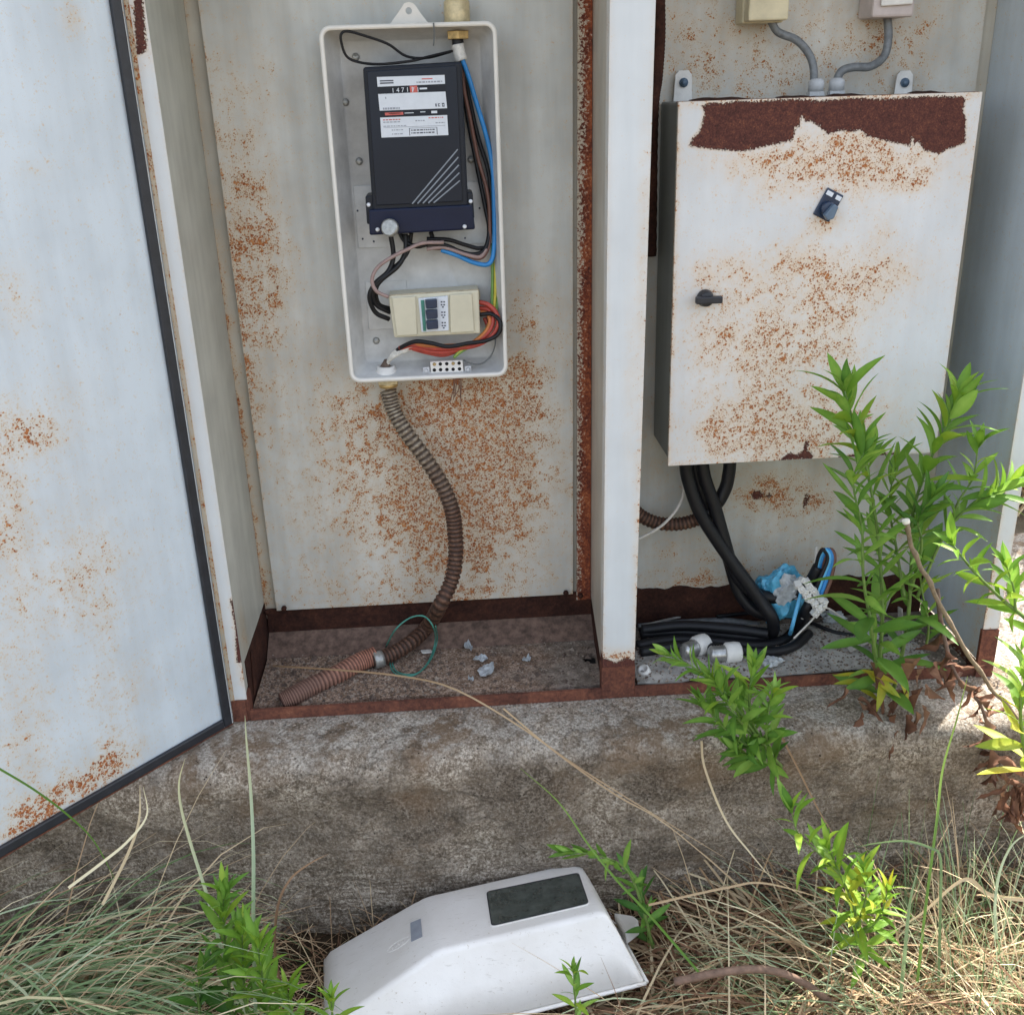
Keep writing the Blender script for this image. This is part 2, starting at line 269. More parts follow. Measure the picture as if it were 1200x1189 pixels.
# ------------------------------------------------------------------ mesh helpers
def catmull(P, n):
    P = [np.array(p, float) for p in P]
    if len(P) < 3:
        return [P[0]+(P[-1]-P[0])*i/(n-1) for i in range(n)]
    Q = [2*P[0]-P[1]]+P+[2*P[-1]-P[-2]]; out = []; m = len(P)-1
    for i in range(n):
        t = i/(n-1)*m; k = min(int(t), m-1); u = t-k
        a, b, c, d = Q[k], Q[k+1], Q[k+2], Q[k+3]
        out.append(.5*((2*b)+(-a+c)*u+(2*a-5*b+4*c-d)*u*u+(-a+3*b-3*c+d)*u**3))
    return out
class MB:
    def __init__(s): s.v = []; s.f = []; s.mi = []; s.tone = []; s.smooth = []
    def add(s, vs, fs, mi=0, tone=.5, smooth=False):
        o = len(s.v); s.v += [tuple(float(c) for c in v) for v in vs]; s.tone += [tone]*len(vs)
        for f in fs: s.f.append([i+o for i in f]); s.mi.append(mi); s.smooth.append(smooth)
        return s
    def box(s, lo, hi, mi=0, M=None):
        x0, y0, z0 = lo; x1, y1, z1 = hi
        vs = [(x0, y0, z0), (x1, y0, z0), (x1, y1, z0), (x0, y1, z0), (x0, y0, z1), (x1, y0, z1), (x1, y1, z1), (x0, y1, z1)]
        if M is not None: vs = [tuple(M @ Vector(v)) for v in vs]
        return s.add(vs, [(0, 3, 2, 1), (4, 5, 6, 7), (0, 1, 5, 4), (1, 2, 6, 5), (2, 3, 7, 6), (3, 0, 4, 7)], mi)
    def rings(s, rings, mi=0, closed_ends=True, smooth=True, tone=.5):
        n = len(rings[0]); vs = [v for r in rings for v in r]; fs = []
        for i in range(len(rings)-1):
            for j in range(n): a = i*n+j; b = i*n+(j+1) % n; fs.append((a, b, b+n, a+n))
        if closed_ends: fs.append(tuple(range(n))[::-1]); fs.append(tuple((len(rings)-1)*n+j for j in range(n)))
        return s.add(vs, fs, mi, tone, smooth)
    def tube(s, path, rad, seg=8, mi=0, tone=.5, n=None, ribs=None, grooves=None):
        pts = catmull(path, n) if n else [np.array(p, float) for p in path]
        N = len(pts); T = [pts[min(i+1, N-1)]-pts[max(i-1, 0)] for i in range(N)]; T = [t/(np.linalg.norm(t)+1e-12) for t in T]
        ref = np.array([0, 0, 1.]) if abs(T[0][2]) < .9 else np.array([1., 0, 0]); nrm = np.cross(T[0], ref); nrm /= np.linalg.norm(nrm)
        R = []
        for i in range(N):
            nrm = nrm-T[i]*(nrm@T[i]); nrm /= np.linalg.norm(nrm)+1e-12; bn = np.cross(T[i], nrm)
            r = rad(i/(N-1)) if callable(rad) else rad
            if ribs is not None: r *= ribs[i % len(ribs)]
            R.append([pts[i]+r*(math.cos(2*PI*k/seg)*nrm+math.sin(2*PI*k/seg)*bn) for k in range(seg)])
        k0 = len(s.tone); s.rings(R, mi, True, True, tone)
        if grooves: s.tone[k0:] = [grooves[(i//seg) % len(grooves)] for i in range(N*seg)]  # groove rings get their own tone, shade painted between ribs
        return s
    def lathe(s, prof, axis_o, axis_d, seg=20, mi=0, smooth=True):
        d = np.array(axis_d, float); d /= np.linalg.norm(d); ref = np.array([0, 0, 1.]) if abs(d[2]) < .9 else np.array([1., 0, 0])
        a = np.cross(d, ref); a /= np.linalg.norm(a); b = np.cross(d, a); o = np.array(axis_o, float)
        return s.rings([[o+d*t+r*(math.cos(2*PI*k/seg)*a+math.sin(2*PI*k/seg)*b) for k in range(seg)] for t, r in prof], mi, True, smooth)
    def prism(s, poly, off, mi=0):     # poly: 3-D points, off: extrusion vector
        n = len(poly); a = [np.array(p, float) for p in poly]; b = [p+np.array(off, float) for p in a]
        return s.add(a+b, [tuple(range(n)), tuple(range(2*n-1, n-1, -1))]+[(i, i+n, (i+1) % n+n, (i+1) % n) for i in range(n)], mi)
    def build(s, name, mat, parent=None, bevel=0, autosmooth=False):
        me = bpy.data.meshes.new(name); me.from_pydata(s.v, [], s.f)
        mats = mat if isinstance(mat, (list, tuple)) else [mat]
        for m in mats: me.materials.append(MATS[m] if isinstance(m, str) else m)
        me.polygons.foreach_set('material_index', s.mi); me.polygons.foreach_set('use_smooth', s.smooth)
        at = me.attributes.new('tone', 'FLOAT', 'POINT'); at.data.foreach_set('value', s.tone)
        me.validate(); me.update()
        o = bpy.data.objects.new(name, me); COL.objects.link(o)
        bm = bmesh.new(); bm.from_mesh(me); bmesh.ops.recalc_face_normals(bm, faces=bm.faces); bm.to_mesh(me); bm.free()
        if parent is not None: par(o, parent)
        if bevel:
            b = o.modifiers.new('bevel', 'BEVEL'); b.width = bevel; b.segments = 2; b.limit_method = 'ANGLE'; b.angle_limit = math.radians(40)
        return o
def par(o, p):
    o.parent = p; o.matrix_parent_inverse = Matrix.Translation(-Vector(ORI.get(p.name, (0, 0, 0))))
ORI = {}
def tag(o, label=None, cat=None, group=None, kind=None):
    if label: o['label'] = label
    if cat: o['category'] = cat
    if group: o['group'] = group
    if kind: o['kind'] = kind
    return o
def thing(name, label, cat, loc=(0, 0, 0), group=None):
    o = bpy.data.objects.new(name, None); o.empty_display_size = .05; COL.objects.link(o); o.location = tuple(float(c) for c in loc)
    ORI[o.name] = tuple(float(c) for c in loc)
    return tag(o, label, cat, group)

# painted sheet: a fine grid with per-vertex stain density ('rust') and distance inside peeled areas ('bare')
def sheet(name, mat, P00, P10, P11, P01, thick=.0015, res=.006, blobs=(), bares=(), parent=None, edge=0.0, hook=None, normal=None, bulge=None):
    P00, P10, P11, P01 = [np.array(p, float) for p in (P00, P10, P11, P01)]
    eu = P10-P00; ev = P01-P00; n = np.cross(eu, ev); n /= np.linalg.norm(n)
    if normal is not None and n@np.array(normal) < 0: n = -n
    elif normal is None and n@(CAM-P00) < 0: n = -n
    nx = max(2, int(np.linalg.norm(eu)/res)); nz = max(2, int(np.linalg.norm(ev)/res))
    a = np.linspace(0, 1, nx+1); b = np.linspace(0, 1, nz+1); A, B = np.meshgrid(a, b)
    V = (1-A)[..., None]*(1-B)[..., None]*P00+A[..., None]*(1-B)[..., None]*P10+A[..., None]*B[..., None]*P11+(1-A)[..., None]*B[..., None]*P01
    V = V.reshape(-1, 3); t = eu/np.linalg.norm(eu); u = np.cross(n, t); u /= np.linalg.norm(u)
    D = np.zeros(len(V)); S = np.full(len(V), -1.0)
    X = (V-P00)@t; Y = (V-P00)@u
    for (px, py, rx, ry, st) in blobs:
        c = UP_(px, py, P00, n); m = pxm(c)
        dx = (X-(c-P00)@t)/(rx*m); dy = (Y-(c-P00)@u)/(ry*m); D = D+st*np.exp(-(dx*dx+dy*dy)*.9)
    for poly in bares:
        Q = np.array([[(UP_(px, py, P00, n)-P00)@t, (UP_(px, py, P00, n)-P00)@u] for px, py in poly])
        ins = np.zeros(len(V), bool); dist = np.full(len(V), 9.)
        for i in range(len(Q)):
            p, q = Q[i], Q[(i+1) % len(Q)]; e = q-p
            h = np.clip(((X-p[0])*e[0]+(Y-p[1])*e[1])/(e@e+1e-12), 0, 1)
            dist = np.minimum(dist, np.hypot(X-p[0]-h*e[0], Y-p[1]-h*e[1]))
            with np.errstate(divide='ignore', invalid='ignore'):
                c = ((p[1] > Y) != (q[1] > Y)) & (X < (q[0]-p[0])*(Y-p[1])/(q[1]-p[1]+1e-15)+p[0])
            ins ^= c
        S = np.maximum(S, np.where(ins, dist, -dist))
    if edge:
        L1, L2 = np.linalg.norm(eu), np.linalg.norm(ev); dd = np.minimum(np.minimum(A, 1-A)*L1, np.minimum(B, 1-B)*L2).reshape(-1)
        D = D+edge*np.exp(-dd/.004)
    if bulge is not None: V = V+n*bulge(V)[:, None]
    if hook is not None: D = hook(V, D)
    W = nx+1; idx = np.arange((nx+1)*(nz+1)).reshape(nz+1, nx+1)
    F_ = np.stack([idx[:-1, :-1], idx[:-1, 1:], idx[1:, 1:], idx[1:, :-1]], -1).reshape(-1, 4).tolist()
    bo = list(idx[0, :])+list(idx[1:, -1])+list(idx[-1, -2::-1])+list(idx[-2:0:-1, 0]); nb = len(bo); k0 = len(V)
    VB = V[bo]-n*thick; F_ += [(bo[i], bo[(i+1) % nb], k0+(i+1) % nb, k0+i) for i in range(nb)]+[tuple(k0+i for i in range(nb))]
    VV = np.vstack([V, VB]); me = bpy.data.meshes.new(name); me.from_pydata(VV.tolist(), [], F_)
    me.materials.append(MATS[mat])
    me.attributes.new('rust', 'FLOAT', 'POINT').data.foreach_set('value', np.concatenate([D, D[bo]]).astype('f'))
    me.attributes.new('bare', 'FLOAT', 'POINT').data.foreach_set('value', np.concatenate([S, S[bo]]).astype('f')+1)
    o = bpy.data.objects.new(name, me); COL.objects.link(o)
    bm = bmesh.new(); bm.from_mesh(me); bmesh.ops.recalc_face_normals(bm, faces=bm.faces); bm.to_mesh(me); bm.free()
    if parent is not None: par(o, parent)
    return o
def vsheet(name, mat, x0, x1, y, z0, z1, x0t=None, x1t=None, **k):
    return sheet(name, mat, (x0, y, z0), (x1, y, z0), (x1t if x1t is not None else x1, y, z1), (x0t if x0t is not None else x0, y, z1), **k)


# ================================================================== GROUND AND PLINTH
def fbm(x, y, z, s): return noise.noise((x*s, y*s, z*s))+.5*noise.noise((x*s*2.1, y*s*2.1, z*s*2.1+5))+.25*noise.noise((x*s*4.3, y*s*4.3, z*s*4.3+9))
GZ = -.43
m = MB(); nx, ny = 110, 60; vs = []
for j in range(ny+1):
    for i in range(nx+1):
        x = -1.6+i/nx*4.6; y = -1.9+j/ny*1.9
        vs.append((x, y, GZ+.02*fbm(x, y, 0, 5)+.03*max(0, 1-abs(y+.1)/.3)))
m.add(vs, [(j*(nx+1)+i, j*(nx+1)+i+1, (j+1)*(nx+1)+i+1, (j+1)*(nx+1)+i) for j in range(ny) for i in range(nx)], smooth=True)
tag(m.build('ground_soil', 'soil'), kind='structure')
m = MB(); m.add([(-60, -60, GZ-.05), (60, -60, GZ-.05), (60, 60, GZ-.05), (-60, 60, GZ-.05)], [(0, 1, 2, 3)])
tag(m.build('ground', 'dry_ground'), kind='structure')
# raised bank behind the cabinet, to the right of the plinth
m = MB(); nx, ny = 60, 60; vs = []
for j in range(ny+1):
    for i in range(nx+1):
        x = -3+i/nx*14; y = .55+j/ny*12; vs.append((x, y, -.03+.03*fbm(x, y, 3, 1.5)-(.3 if j == 0 else 0)))
m.add(vs, [(j*(nx+1)+i, j*(nx+1)+i+1, (j+1)*(nx+1)+i+1, (j+1)*(nx+1)+i) for j in range(ny) for i in range(nx)], smooth=True)
tag(m.build('ground_bank', 'dry_ground'), kind='structure')

prof = [(.62, 0), (.45, 0), (.26, 0), (.12, 0), (.03, 0), (-.01, -.001), (-.04, -.001), (-.07, -.002), (-.09, -.003), (-.11, -.006), (-.125, -.012), (-.137, -.024), (-.142, -.04), (-.141, -.06)]
prof += [(-.140+.038*k/26, -.06-.44*k/26) for k in range(1, 27)]
m = MB(); nx = 330; vs = []; NPF = len(prof)
for i in range(nx+1):
    x = -1.5+3.9*i/nx
    for (py, pz) in prof:
        k = 0 if py > -.0 else min(1, -py/.1)
        wob = .010*fbm(x, py, pz, 6)+.006*fbm(x, py, pz, 23)
        rdg = .0025*math.sin(pz*150+2*fbm(x, 0, pz, 3)) if pz < -.15 else 0
        lip = .018*max(0, fbm(x, 3, 0, 8)) if -.045 < pz < -.004 else 0
        vs.append((x, py+k*wob+rdg+lip*.8, pz+(k*(.005*fbm(x, py, pz+4, 14)-.003)-lip*.5 if py < -.02 else 0)))
m.add(vs, [(i*NPF+j, (i+1)*NPF+j, (i+1)*NPF+j+1, i*NPF+j+1) for i in range(nx) for j in range(NPF-1)], smooth=True)
tag(m.build('concrete_plinth', 'concrete'), 'weathered grey concrete plinth with dark lichen carrying the open metal cabinet', 'plinth')

# ================================================================== CABINET
D = .259; XR = 1.35; TOP = 1.44
cab = thing('electrical_cabinet', 'large open rusty pale grey steel cabinet with two bays standing on the concrete plinth', 'cabinet', (.67, .13, 0))
def hk_bottom(V, Dn, z0=.10, st=.55):
    return Dn+st*np.exp(-np.clip(V[:, 2]-z0, 0, None)/.012)
# left bay mounting plate
vsheet('mounting_plate', 'paint_cabinet', .026, .620, .245, .094, TOP, x0t=.026, x1t=.630, thick=.004, res=.007, parent=cab, edge=.5,
  blobs=[(285, 200, 34, 90, .75), (300, 330, 36, 80, .95), (270, 380, 24, 90, .75), (310, 300, 30, 60, .4), (300, 480, 25, 60, .45), (300, 100, 50, 60, .25), (320, 420, 60, 160, .25),
         (545, 500, 60, 60, 1.2), (560, 550, 55, 60, 1.2), (590, 470, 40, 40, .7), (520, 470, 50, 30, .6), (480, 585, 55, 45, .85), (430, 620, 30, 30, .3), (510, 620, 50, 50, .75), (600, 520, 45, 60, .75), (440, 520, 50, 40, .6), (560, 640, 45, 50, .55),
         (600, 400, 50, 60, .55), (630, 380, 35, 60, .4), (605, 460, 25, 25, .8), (560, 470, 60, 20, .6), (400, 580, 50, 60, .25), (560, 690, 80, 30, .4), (360, 600, 40, 80, .35), (400, 690, 60, 30, .35), (500, 690, 200, 20, .3), (640, 600, 40, 70, .25), (500, 560, 130, 110, .3), (560, 450, 60, 40, .7), (500, 470, 60, 40, .55), (440, 480, 60, 60, .45), (500, 640, 90, 60, .5), (540, 600, 60, 80, .5), (600, 580, 60, 80, .4), (400, 470, 40, 70, .3)])
# flange strips behind the plate, back wall, walls
vsheet('back_wall', 'paint_flange', .0, .664, D, .07, TOP, thick=.003, res=.005, parent=cab, edge=.7, blobs=[(268, 440, 9, 70, 1.4), (282, 540, 10, 90, 1.3), (305, 680, 12, 50, .9), (255, 340, 10, 50, .8)])
m = MB(); m.prism([(.628, D-.010, .078), (.6565, D-.010, .078), (.6625, D-.010, TOP), (.6385, D-.010, TOP)], (0, .007, 0)); m.build('rusted_flange', 'rust_orange_strip', cab)
sheet('side_wall', 'paint_liner', (.0, .003, .05), (.0, D-.001, .10), (.0, D-.001, TOP), (.0, .003, TOP), thick=.0025, res=.008, normal=(1, 0, 0), parent=cab, blobs=[(285, 740, 15, 30, 1.0)])
sheet('partition_wall', 'paint_flange', (.6465, .012, .05), (.658, D-.001, .085), (.6635, D-.001, TOP), (.6545, .012, TOP), thick=.0025, res=.008, normal=(-1, 0, 0), parent=cab)
sheet('partition_wall', 'paint_cabinet', (.6570, .031, .04), (.667, D-.001, .04), (.6685, D-.001, TOP), (.6615, .031, TOP), thick=.0025, res=.02, normal=(1, 0, 0), parent=cab)
# left front frame strip (return flange with a rusted slot high up)
vsheet('front_frame', 'paint_post', -.024, .002, .0, .045, TOP, thick=.002, res=.003, parent=cab, edge=.55, blobs=[(285, 740, 12, 40, 1.2), (163, 30, 8, 40, 1.1), (290, 790, 10, 20, 1.5), (210, 420, 6, 60, .5)],
  bares=[[(158, -30), (166, -30), (169, 20), (172, 60), (160, 66), (157, 20)], [(270, 702), (276, 700), (281, 712), (284, 740), (291, 775), (277, 776), (276, 740)]])
vsheet('frame_lip', 'paint_flange', -.0262, -.0195, -.0022, .045, TOP, thick=.0018, res=.003, parent=cab, edge=1.0, blobs=[(270, 700, 12, 120, .8), (160, 90, 10, 60, .8)])
m = MB(); m.box((-.010, .002, .0), (.004, .03, .052)); m.box((-.0265, -.001, .0), (-.001, .0018, .044)); m.build('frame_foot', 'rust_mid', cab)
m = MB(); m.prism([(.003, .055, .02), (.003, .125, .02), (.003, .11, .085), (.003, .075, .10)], (.0012, 0, 0)); m.build('corroded_tab', 'rust_dark', cab)
# centre post
post = vsheet('center_post', 'paint_post', .645, .703, .0, .066, TOP, x0t=.6535, x1t=.7215, thick=.030, res=.0035, parent=cab, edge=.75,
  blobs=[(752, 300, 6, 120, .8), (748, 620, 6, 150, .7), (738, 450, 8, 100, .5), (712, 768, 14, 10, 1.6), (735, 770, 14, 10, 1.5)], bares=[[(700, 768), (712, 772), (722, 776), (735, 770), (746, 774), (746, 790), (700, 790)]])
m = MB(); m.box((.6435, .001, .0), (.7045, .0295, .0655)); m.build('post_base', 'rust_mid', cab)
# rails at the bottom
m = MB(); m.box((.0045, .0, 0), (.643, .006, .021)); m.box((.705, .0, 0), (XR, .006, .021)); m.build('front_rail', 'rust_mid', cab)
m = MB(); m.box((.0045, .006, 0), (.643, .03, .004)); m.box((.705, .006, 0), (XR, .03, .004)); m.build('rail_flange', 'rust_mid', cab)
def ragged_band(x0, x1, y, z0, ztop, amp, name, mat):
    m = MB(); n = 80; a = []; b = []
    for i in range(n+1):
        x = x0+(x1-x0)*i/n; a.append((x, y, z0)); b.append((x, y, ztop+amp*fbm(x, 0, 7, 14)))
    m.prism(a+b[::-1], (0, .004, 0)); return m.build(name, mat, cab)
ragged_band(.004, .658, D-.0065, .004, .0935, .0, 'back_rail', 'rust_dark')
m = MB(); m.add([(.004, .198, .0125), (.6565, .198, .0125), (.6578, D-.0068, .042), (.004, D-.0068, .042), (.004, D-.0068, .0125), (.6578, D-.0068, .0125)], [(0, 1, 2, 3), (0, 4, 5, 1), (0, 3, 4), (1, 5, 2), (3, 2, 5, 4)]); m.build('rail_ledge', 'rust_dusty', cab)
m = MB(); m.box((-.0045, .03, .0), (.0015, D+.004, .105)); m.prism([(.6478, .03, 0), (.6592, D+.002, 0), (.666, D+.002, 0), (.6565, .03, 0)], (0, 0, .088)); m.box((.0, D+.0005, 0), (XR, D+.0035, .08)); m.build('wall_foot', 'rust_dark', cab)
ragged_band(.713, XR-.004, D-.0165, .004, .096, .013, 'back_rail', 'rust_dark')  # near-black rust includes the shadow lying on this rail
# right bay
vsheet('mounting_plate', 'paint_cabinet', .715, 1.325, .247, .075, TOP, thick=.004, res=.008, parent=cab, edge=.45,
  blobs=[(900, 60, 200, 90, .62), (820, 60, 60, 60, .3), (1010, 50, 40, 35, .55), (1065, 60, 30, 60, .6), (900, 90, 60, 20, .3), (770, 450, 20, 140, .5), (900, 575, 35, 20, 1.1), (890, 570, 90, 30, .5), (950, 590, 40, 30, .7), (800, 660, 60, 30, .65), (930, 650, 60, 30, .6), (880, 620, 90, 40, .3), (850, 680, 100, 14, .8), (1060, 640, 40, 40, .6)],
  bares=[[(880, 577), (889, 574), (896, 579), (905, 577), (903, 583), (893, 582), (886, 587), (881, 583)], [(944, 577), (947, 575), (949, 584), (945, 592), (941, 597), (942, 586)]])
vsheet('back_wall', 'paint_flange', .707, XR, D, .07, TOP, thick=.003, res=.012, parent=cab)
sheet('side_wall', 'paint_door', (XR, .002, .03), (XR, D-.001, .05), (XR, D-.001, TOP), (XR, .002, TOP), thick=.0025, res=.009, normal=(-1, 0, 0), parent=cab, edge=.2,
  blobs=[(1128, 705, 12, 8, .9), (1140, 760, 10, 60, .6), (1170, 600, 5, 150, .7)])
vsheet('front_frame', 'paint_post', XR-.002, XR+.027, -.002, .10, TOP, thick=.0035, res=.004, parent=cab, edge=.9, blobs=[(1160, 690, 12, 40, 1.0)])
m = MB(); m.box((XR-.004, -.004, .0), (XR+.028, .004, .0985)); m.box((XR-.0045, .005, 0), (XR-.0005, D-.02, .03)); m.build('frame_foot', 'rust_mid', cab)
m = MB(); m.box((XR+.003, .0, .03), (XR+.028, D+.01, TOP)); m.build('outer_skin', 'paint_door', cab)
m = MB(); m.box((-.03, .003, .03), (-.004, D+.01, TOP)); m.build('outer_skin', 'paint_door', cab)
m = MB(); m.box((-.04, D+.004, .02), (XR+.035, D+.014, TOP)); m.build('rear_skin', 'paint_door', cab)
m = MB(); m.box((-.05, -.11, TOP+.002), (XR+.05, D+.03, TOP+.045)); m.build('roof', 'paint_door', cab)  # roof out of view, lowered and overhung to shade the bay tops
# bolts of the flanges
for (px, py) in [(313, 716), (333, 712), (663, 694), (680, 697)]:
    c = U(px, py, 'y', .238); m = MB(); m.lathe([(0, .0055), (.006, .0055), (.008, .003)], c, (0, -1, 0), 6); m.build('bolt', 'rust_dark', cab)

# floor of the left bay: cast panel with a round cable hole
m = bmesh.new()
hole_c = U(699, 771, 'z', .0115); R_ = .022
ox = [(.005, .03), (.6475, .03), (.6575, .2075), (.005, .2075)]
ov = [m.verts.new((x, y, .0115)) for x, y in ox]; hv = [m.verts.new((min(.6502+k*1e-5, hole_c[0]-.005+R_*math.cos(2*PI*k/24)), hole_c[1]+R_*.9*math.sin(2*PI*k/24), .0115)) for k in range(24)]
ed = [m.edges.new((ov[i], ov[(i+1) % 4])) for i in range(4)]+[m.edges.new((hv[i], hv[(i+1) % 24])) for i in range(24)]
bmesh.ops.triangle_fill(m, use_beauty=True, edges=ed)
r = bmesh.ops.extrude_face_region(m, geom=list(m.faces)); bmesh.ops.translate(m, vec=(0, 0, -.0105), verts=[g for g in r['geom'] if isinstance(g, bmesh.types.BMVert)])
bmesh.ops.recalc_face_normals(m, faces=m.faces)
me = bpy.data.meshes.new('bay_floor'); m.to_mesh(me); me.materials.append(MATS['floor_dirt']); o = bpy.data.objects.new('bay_floor', me); COL.objects.link(o); par(o, cab)
m = MB(); m.lathe([(0, .024), (.0004, .024)], hole_c-np.array([0, 0, .0108]), (0, 0, 1), 20); m.build('hole_bottom', 'black_hole', cab)
m = MB(); m.box((.7035, .031, .001), (XR-.005, D-.017, .010)); m.build('bay_floor', 'floor_dirt', cab)

# left door, swung open
H = np.array([-.0235, -.006, 0]); dd = np.array([-.660, -.751, 0]); dn = np.array([.751, -.660, 0])
door = thing('cabinet_door', 'pale blue grey steel door with rust spots and black rubber seal, swung open at left', 'door', H)
Wd = .66; zb = .004
def DP(s, z, o=0): return H+dd*s+dn*o+np.array([0, 0, z])
sheet('door_panel', 'paint_door', DP(Wd, zb), DP(.004, zb), DP(.004, TOP-.02), DP(Wd, TOP-.02), thick=.022, res=.007, normal=dn, parent=door, edge=.5,
  blobs=[(85, 25, 14, 16, 1.25), (130, 895, 34, 22, 1.3), (110, 905, 50, 30, .7), (35, 960, 45, 22, 1.35), (60, 945, 50, 25, .7), (50, 515, 30, 20, .85), (15, 500, 24, 25, 1.0), (10, 560, 20, 60, .7), (20, 350, 25, 35, .65), (5, 640, 25, 70, .6), (110, 680, 60, 50, .55), (95, 650, 30, 30, .3),
         (140, 810, 40, 45, .65), (20, 800, 25, 80, .5), (40, 870, 35, 60, .5), (120, 730, 20, 40, .4), (40, 200, 20, 10, .5), (60, 480, 60, 40, .35), (70, 620, 90, 90, .25), (10, 900, 30, 60, .5), (60, 720, 60, 60, .25)])
gs = .0095; gw = .0165
m = MB()
def strip(m, s0, s1, z0, z1, o0=.0005, o1=.0075): 
    a = [DP(s0, z0, o0), DP(s1, z0, o0), DP(s1, z0, o1), DP(s0, z0, o1)]; b = [DP(s0, z1, o0), DP(s1, z1, o0), DP(s1, z1, o1), DP(s0, z1, o1)]
    m.add(a+b, [(0, 1, 2, 3), (4, 5, 6, 7), (0, 1, 5, 4), (1, 2, 6, 5), (2, 3, 7, 6), (3, 0, 4, 7)])
strip(m, gs, gs+gw, zb+.004, TOP-.03); strip(m, gs+gw+.0005, Wd-.01, zb+.004, zb+.004+gw)
m.build('rubber_seal', 'rubber_black', door, bevel=.002)
m = MB(); strip(m, .0045, Wd-.001, zb-.003, zb-.0005, -.02, .001); m.build('bottom_edge', 'rust_mid', door)

# ================================================================== METER ENCLOSURE
PY = .241                                   # plate surface (tray back stands on it)
RY = .172; BK = .232                        # rim plane and inner back of the tray
tray = thing('meter_enclosure', 'open cream rimmed plastic meter tray without its cover on the left bay plate', 'meter box', (.36, PY, .57))
def rrect(x0, x1, z0, z1, r, y, n=6, chamf=None):
    out = []
    for (cx, cz, a0, k) in ((x1-r, z1-r, 0, 0), (x0+r, z1-r, 90, 1), (x0+r, z0+r, 180, 2), (x1-r, z0+r, 270, 3)):
        rr = r
        for i in range(n+1):
            a = math.radians(a0+90*i/n); out.append((cx+rr*math.cos(a), y, cz+rr*math.sin(a)))
    return out
X0, X1, Z0, Z1 = .221, .4975, .573, 1.144
m = MB()
R_out = [rrect(X0, X1, Z0, Z1, .017, RY), rrect(X0+.001, X1-.001, Z0+.001, Z1-.001, .017, RY+.008), rrect(X0+.020, X1-.020, Z0+.016, Z1-.016, .012, PY-.001)]
R_in = [rrect(X0+.0255, X1-.0255, Z0+.0215, Z1-.0215, .010, BK), rrect(X0+.0225, X1-.0225, Z0+.019, Z1-.019, .012, BK-.003), rrect(X0+.0055, X1-.0055, Z0+.0055, Z1-.0055, .012, RY+.008), rrect(X0+.0048, X1-.0048, Z0+.0048, Z1-.0048, .0125, RY)]
m.rings(R_out[::-1]+R_in[::-1], closed_ends=True); 
shell = m.build('shell', 'tray_grey', tray)
m = MB(); m.rings([rrect(X0-.0012, X1+.0012, Z0-.0012, Z1+.0012, .018, RY+.006), rrect(X0-.0012, X1+.0012, Z0-.0012, Z1+.0012, .018, RY-.0015), rrect(X0+.0055, X1-.0055, Z0+.0055, Z1-.0055, .0122, RY-.0015), rrect(X0+.0055, X1-.0055, Z0+.0055, Z1-.0055, .0122, RY+.006)], closed_ends=False)
m.build('rim', 'rim_cream', tray)
# ear with a hole
m = bmesh.new(); c = U(479, 13, 'y', RY+.02)
def P2(px, py, y=RY+.02): return U(px, py, 'y', y)
pts = [P2(455, 31), P2(466, 16), P2(472, 7)]+[P2(479+9*math.sin(t), 11-8.5*math.cos(t)) for t in (-.6, 0, .6)]+[P2(487, 7), P2(493, 16), P2(505, 31)]
ov = [m.verts.new(tuple(p)) for p in pts]; hv = [m.verts.new((c[0]+.0052*math.cos(2*PI*k/14), RY+.02, c[2]+.0052*math.sin(2*PI*k/14))) for k in range(14)]
ed = [m.edges.new((v[i], v[(i+1) % len(v)])) for v in (ov, hv) for i in range(len(v))]
bmesh.ops.triangle_fill(m, use_beauty=True, edges=ed); r = bmesh.ops.extrude_face_region(m, geom=list(m.faces)); bmesh.ops.translate(m, vec=(0, .006, 0), verts=[g for g in r['geom'] if isinstance(g, bmesh.types.BMVert)])
bmesh.ops.recalc_face_normals(m, faces=m.faces); me = bpy.data.meshes.new('mounting_ear'); m.to_mesh(me); me.materials.append(MATS['rim_cream']); o = bpy.data.objects.new('mounting_ear', me); COL.objects.link(o); par(o, tray)
# raised plate behind the meter and screws
m = MB(); a = U(414, 218, 'y', BK); b = U(572, 285, 'y', BK); m.box((a[0], BK-.003, b[2]), (b[0], BK-.0004, a[2])); m.build('backing_plate', 'tray_grey', tray, bevel=.0015)
m = MB(); a = U(428, 330, 'y', BK); b = U(480, 384, 'y', BK); m.box((a[0], BK-.0025, b[2]), (b[0], BK-.0004, a[2])); m.build('backing_plate', 'tray_grey', tray, bevel=.0015)
for (px, py) in [(417, 67), (421, 189), (552, 187), (441, 399), (405, 120)]:
    c = U(px, py, 'y', BK); m = MB(); m.lathe([(0, .0062), (.0025, .0062), (.0045, .0045), (.0048, 0)], c, (0, -1, 0), 14); m.box((c[0]-.004, BK-.0056, c[2]-.0007), (c[0]+.004, BK-.0046, c[2]+.0007)); m.build('screw', 'screw_grey', tray)
for (px, py) in [(419, 247), (425, 280), (562, 244), (545, 279), (438, 283)]:
    c = U(px, py, 'y', BK-.003); m = MB(); m.lathe([(0, .0018), (.0006, .0018)], c, (0, -1, 0), 8); m.build('pin_hole', 'print_dark', tray)
# collar at the bottom through which the cable enters
c = U(454, 447, 'y', .205); m = MB(); m.lathe([(-.006, .019), (.006, .019), (.007, .0165), (.013, .0165), (.0135, .0125), (.004, .012)], (c[0], .203, Z0+.006), (0, 0, 1), 24); m.build('collar', 'white_plastic', tray)

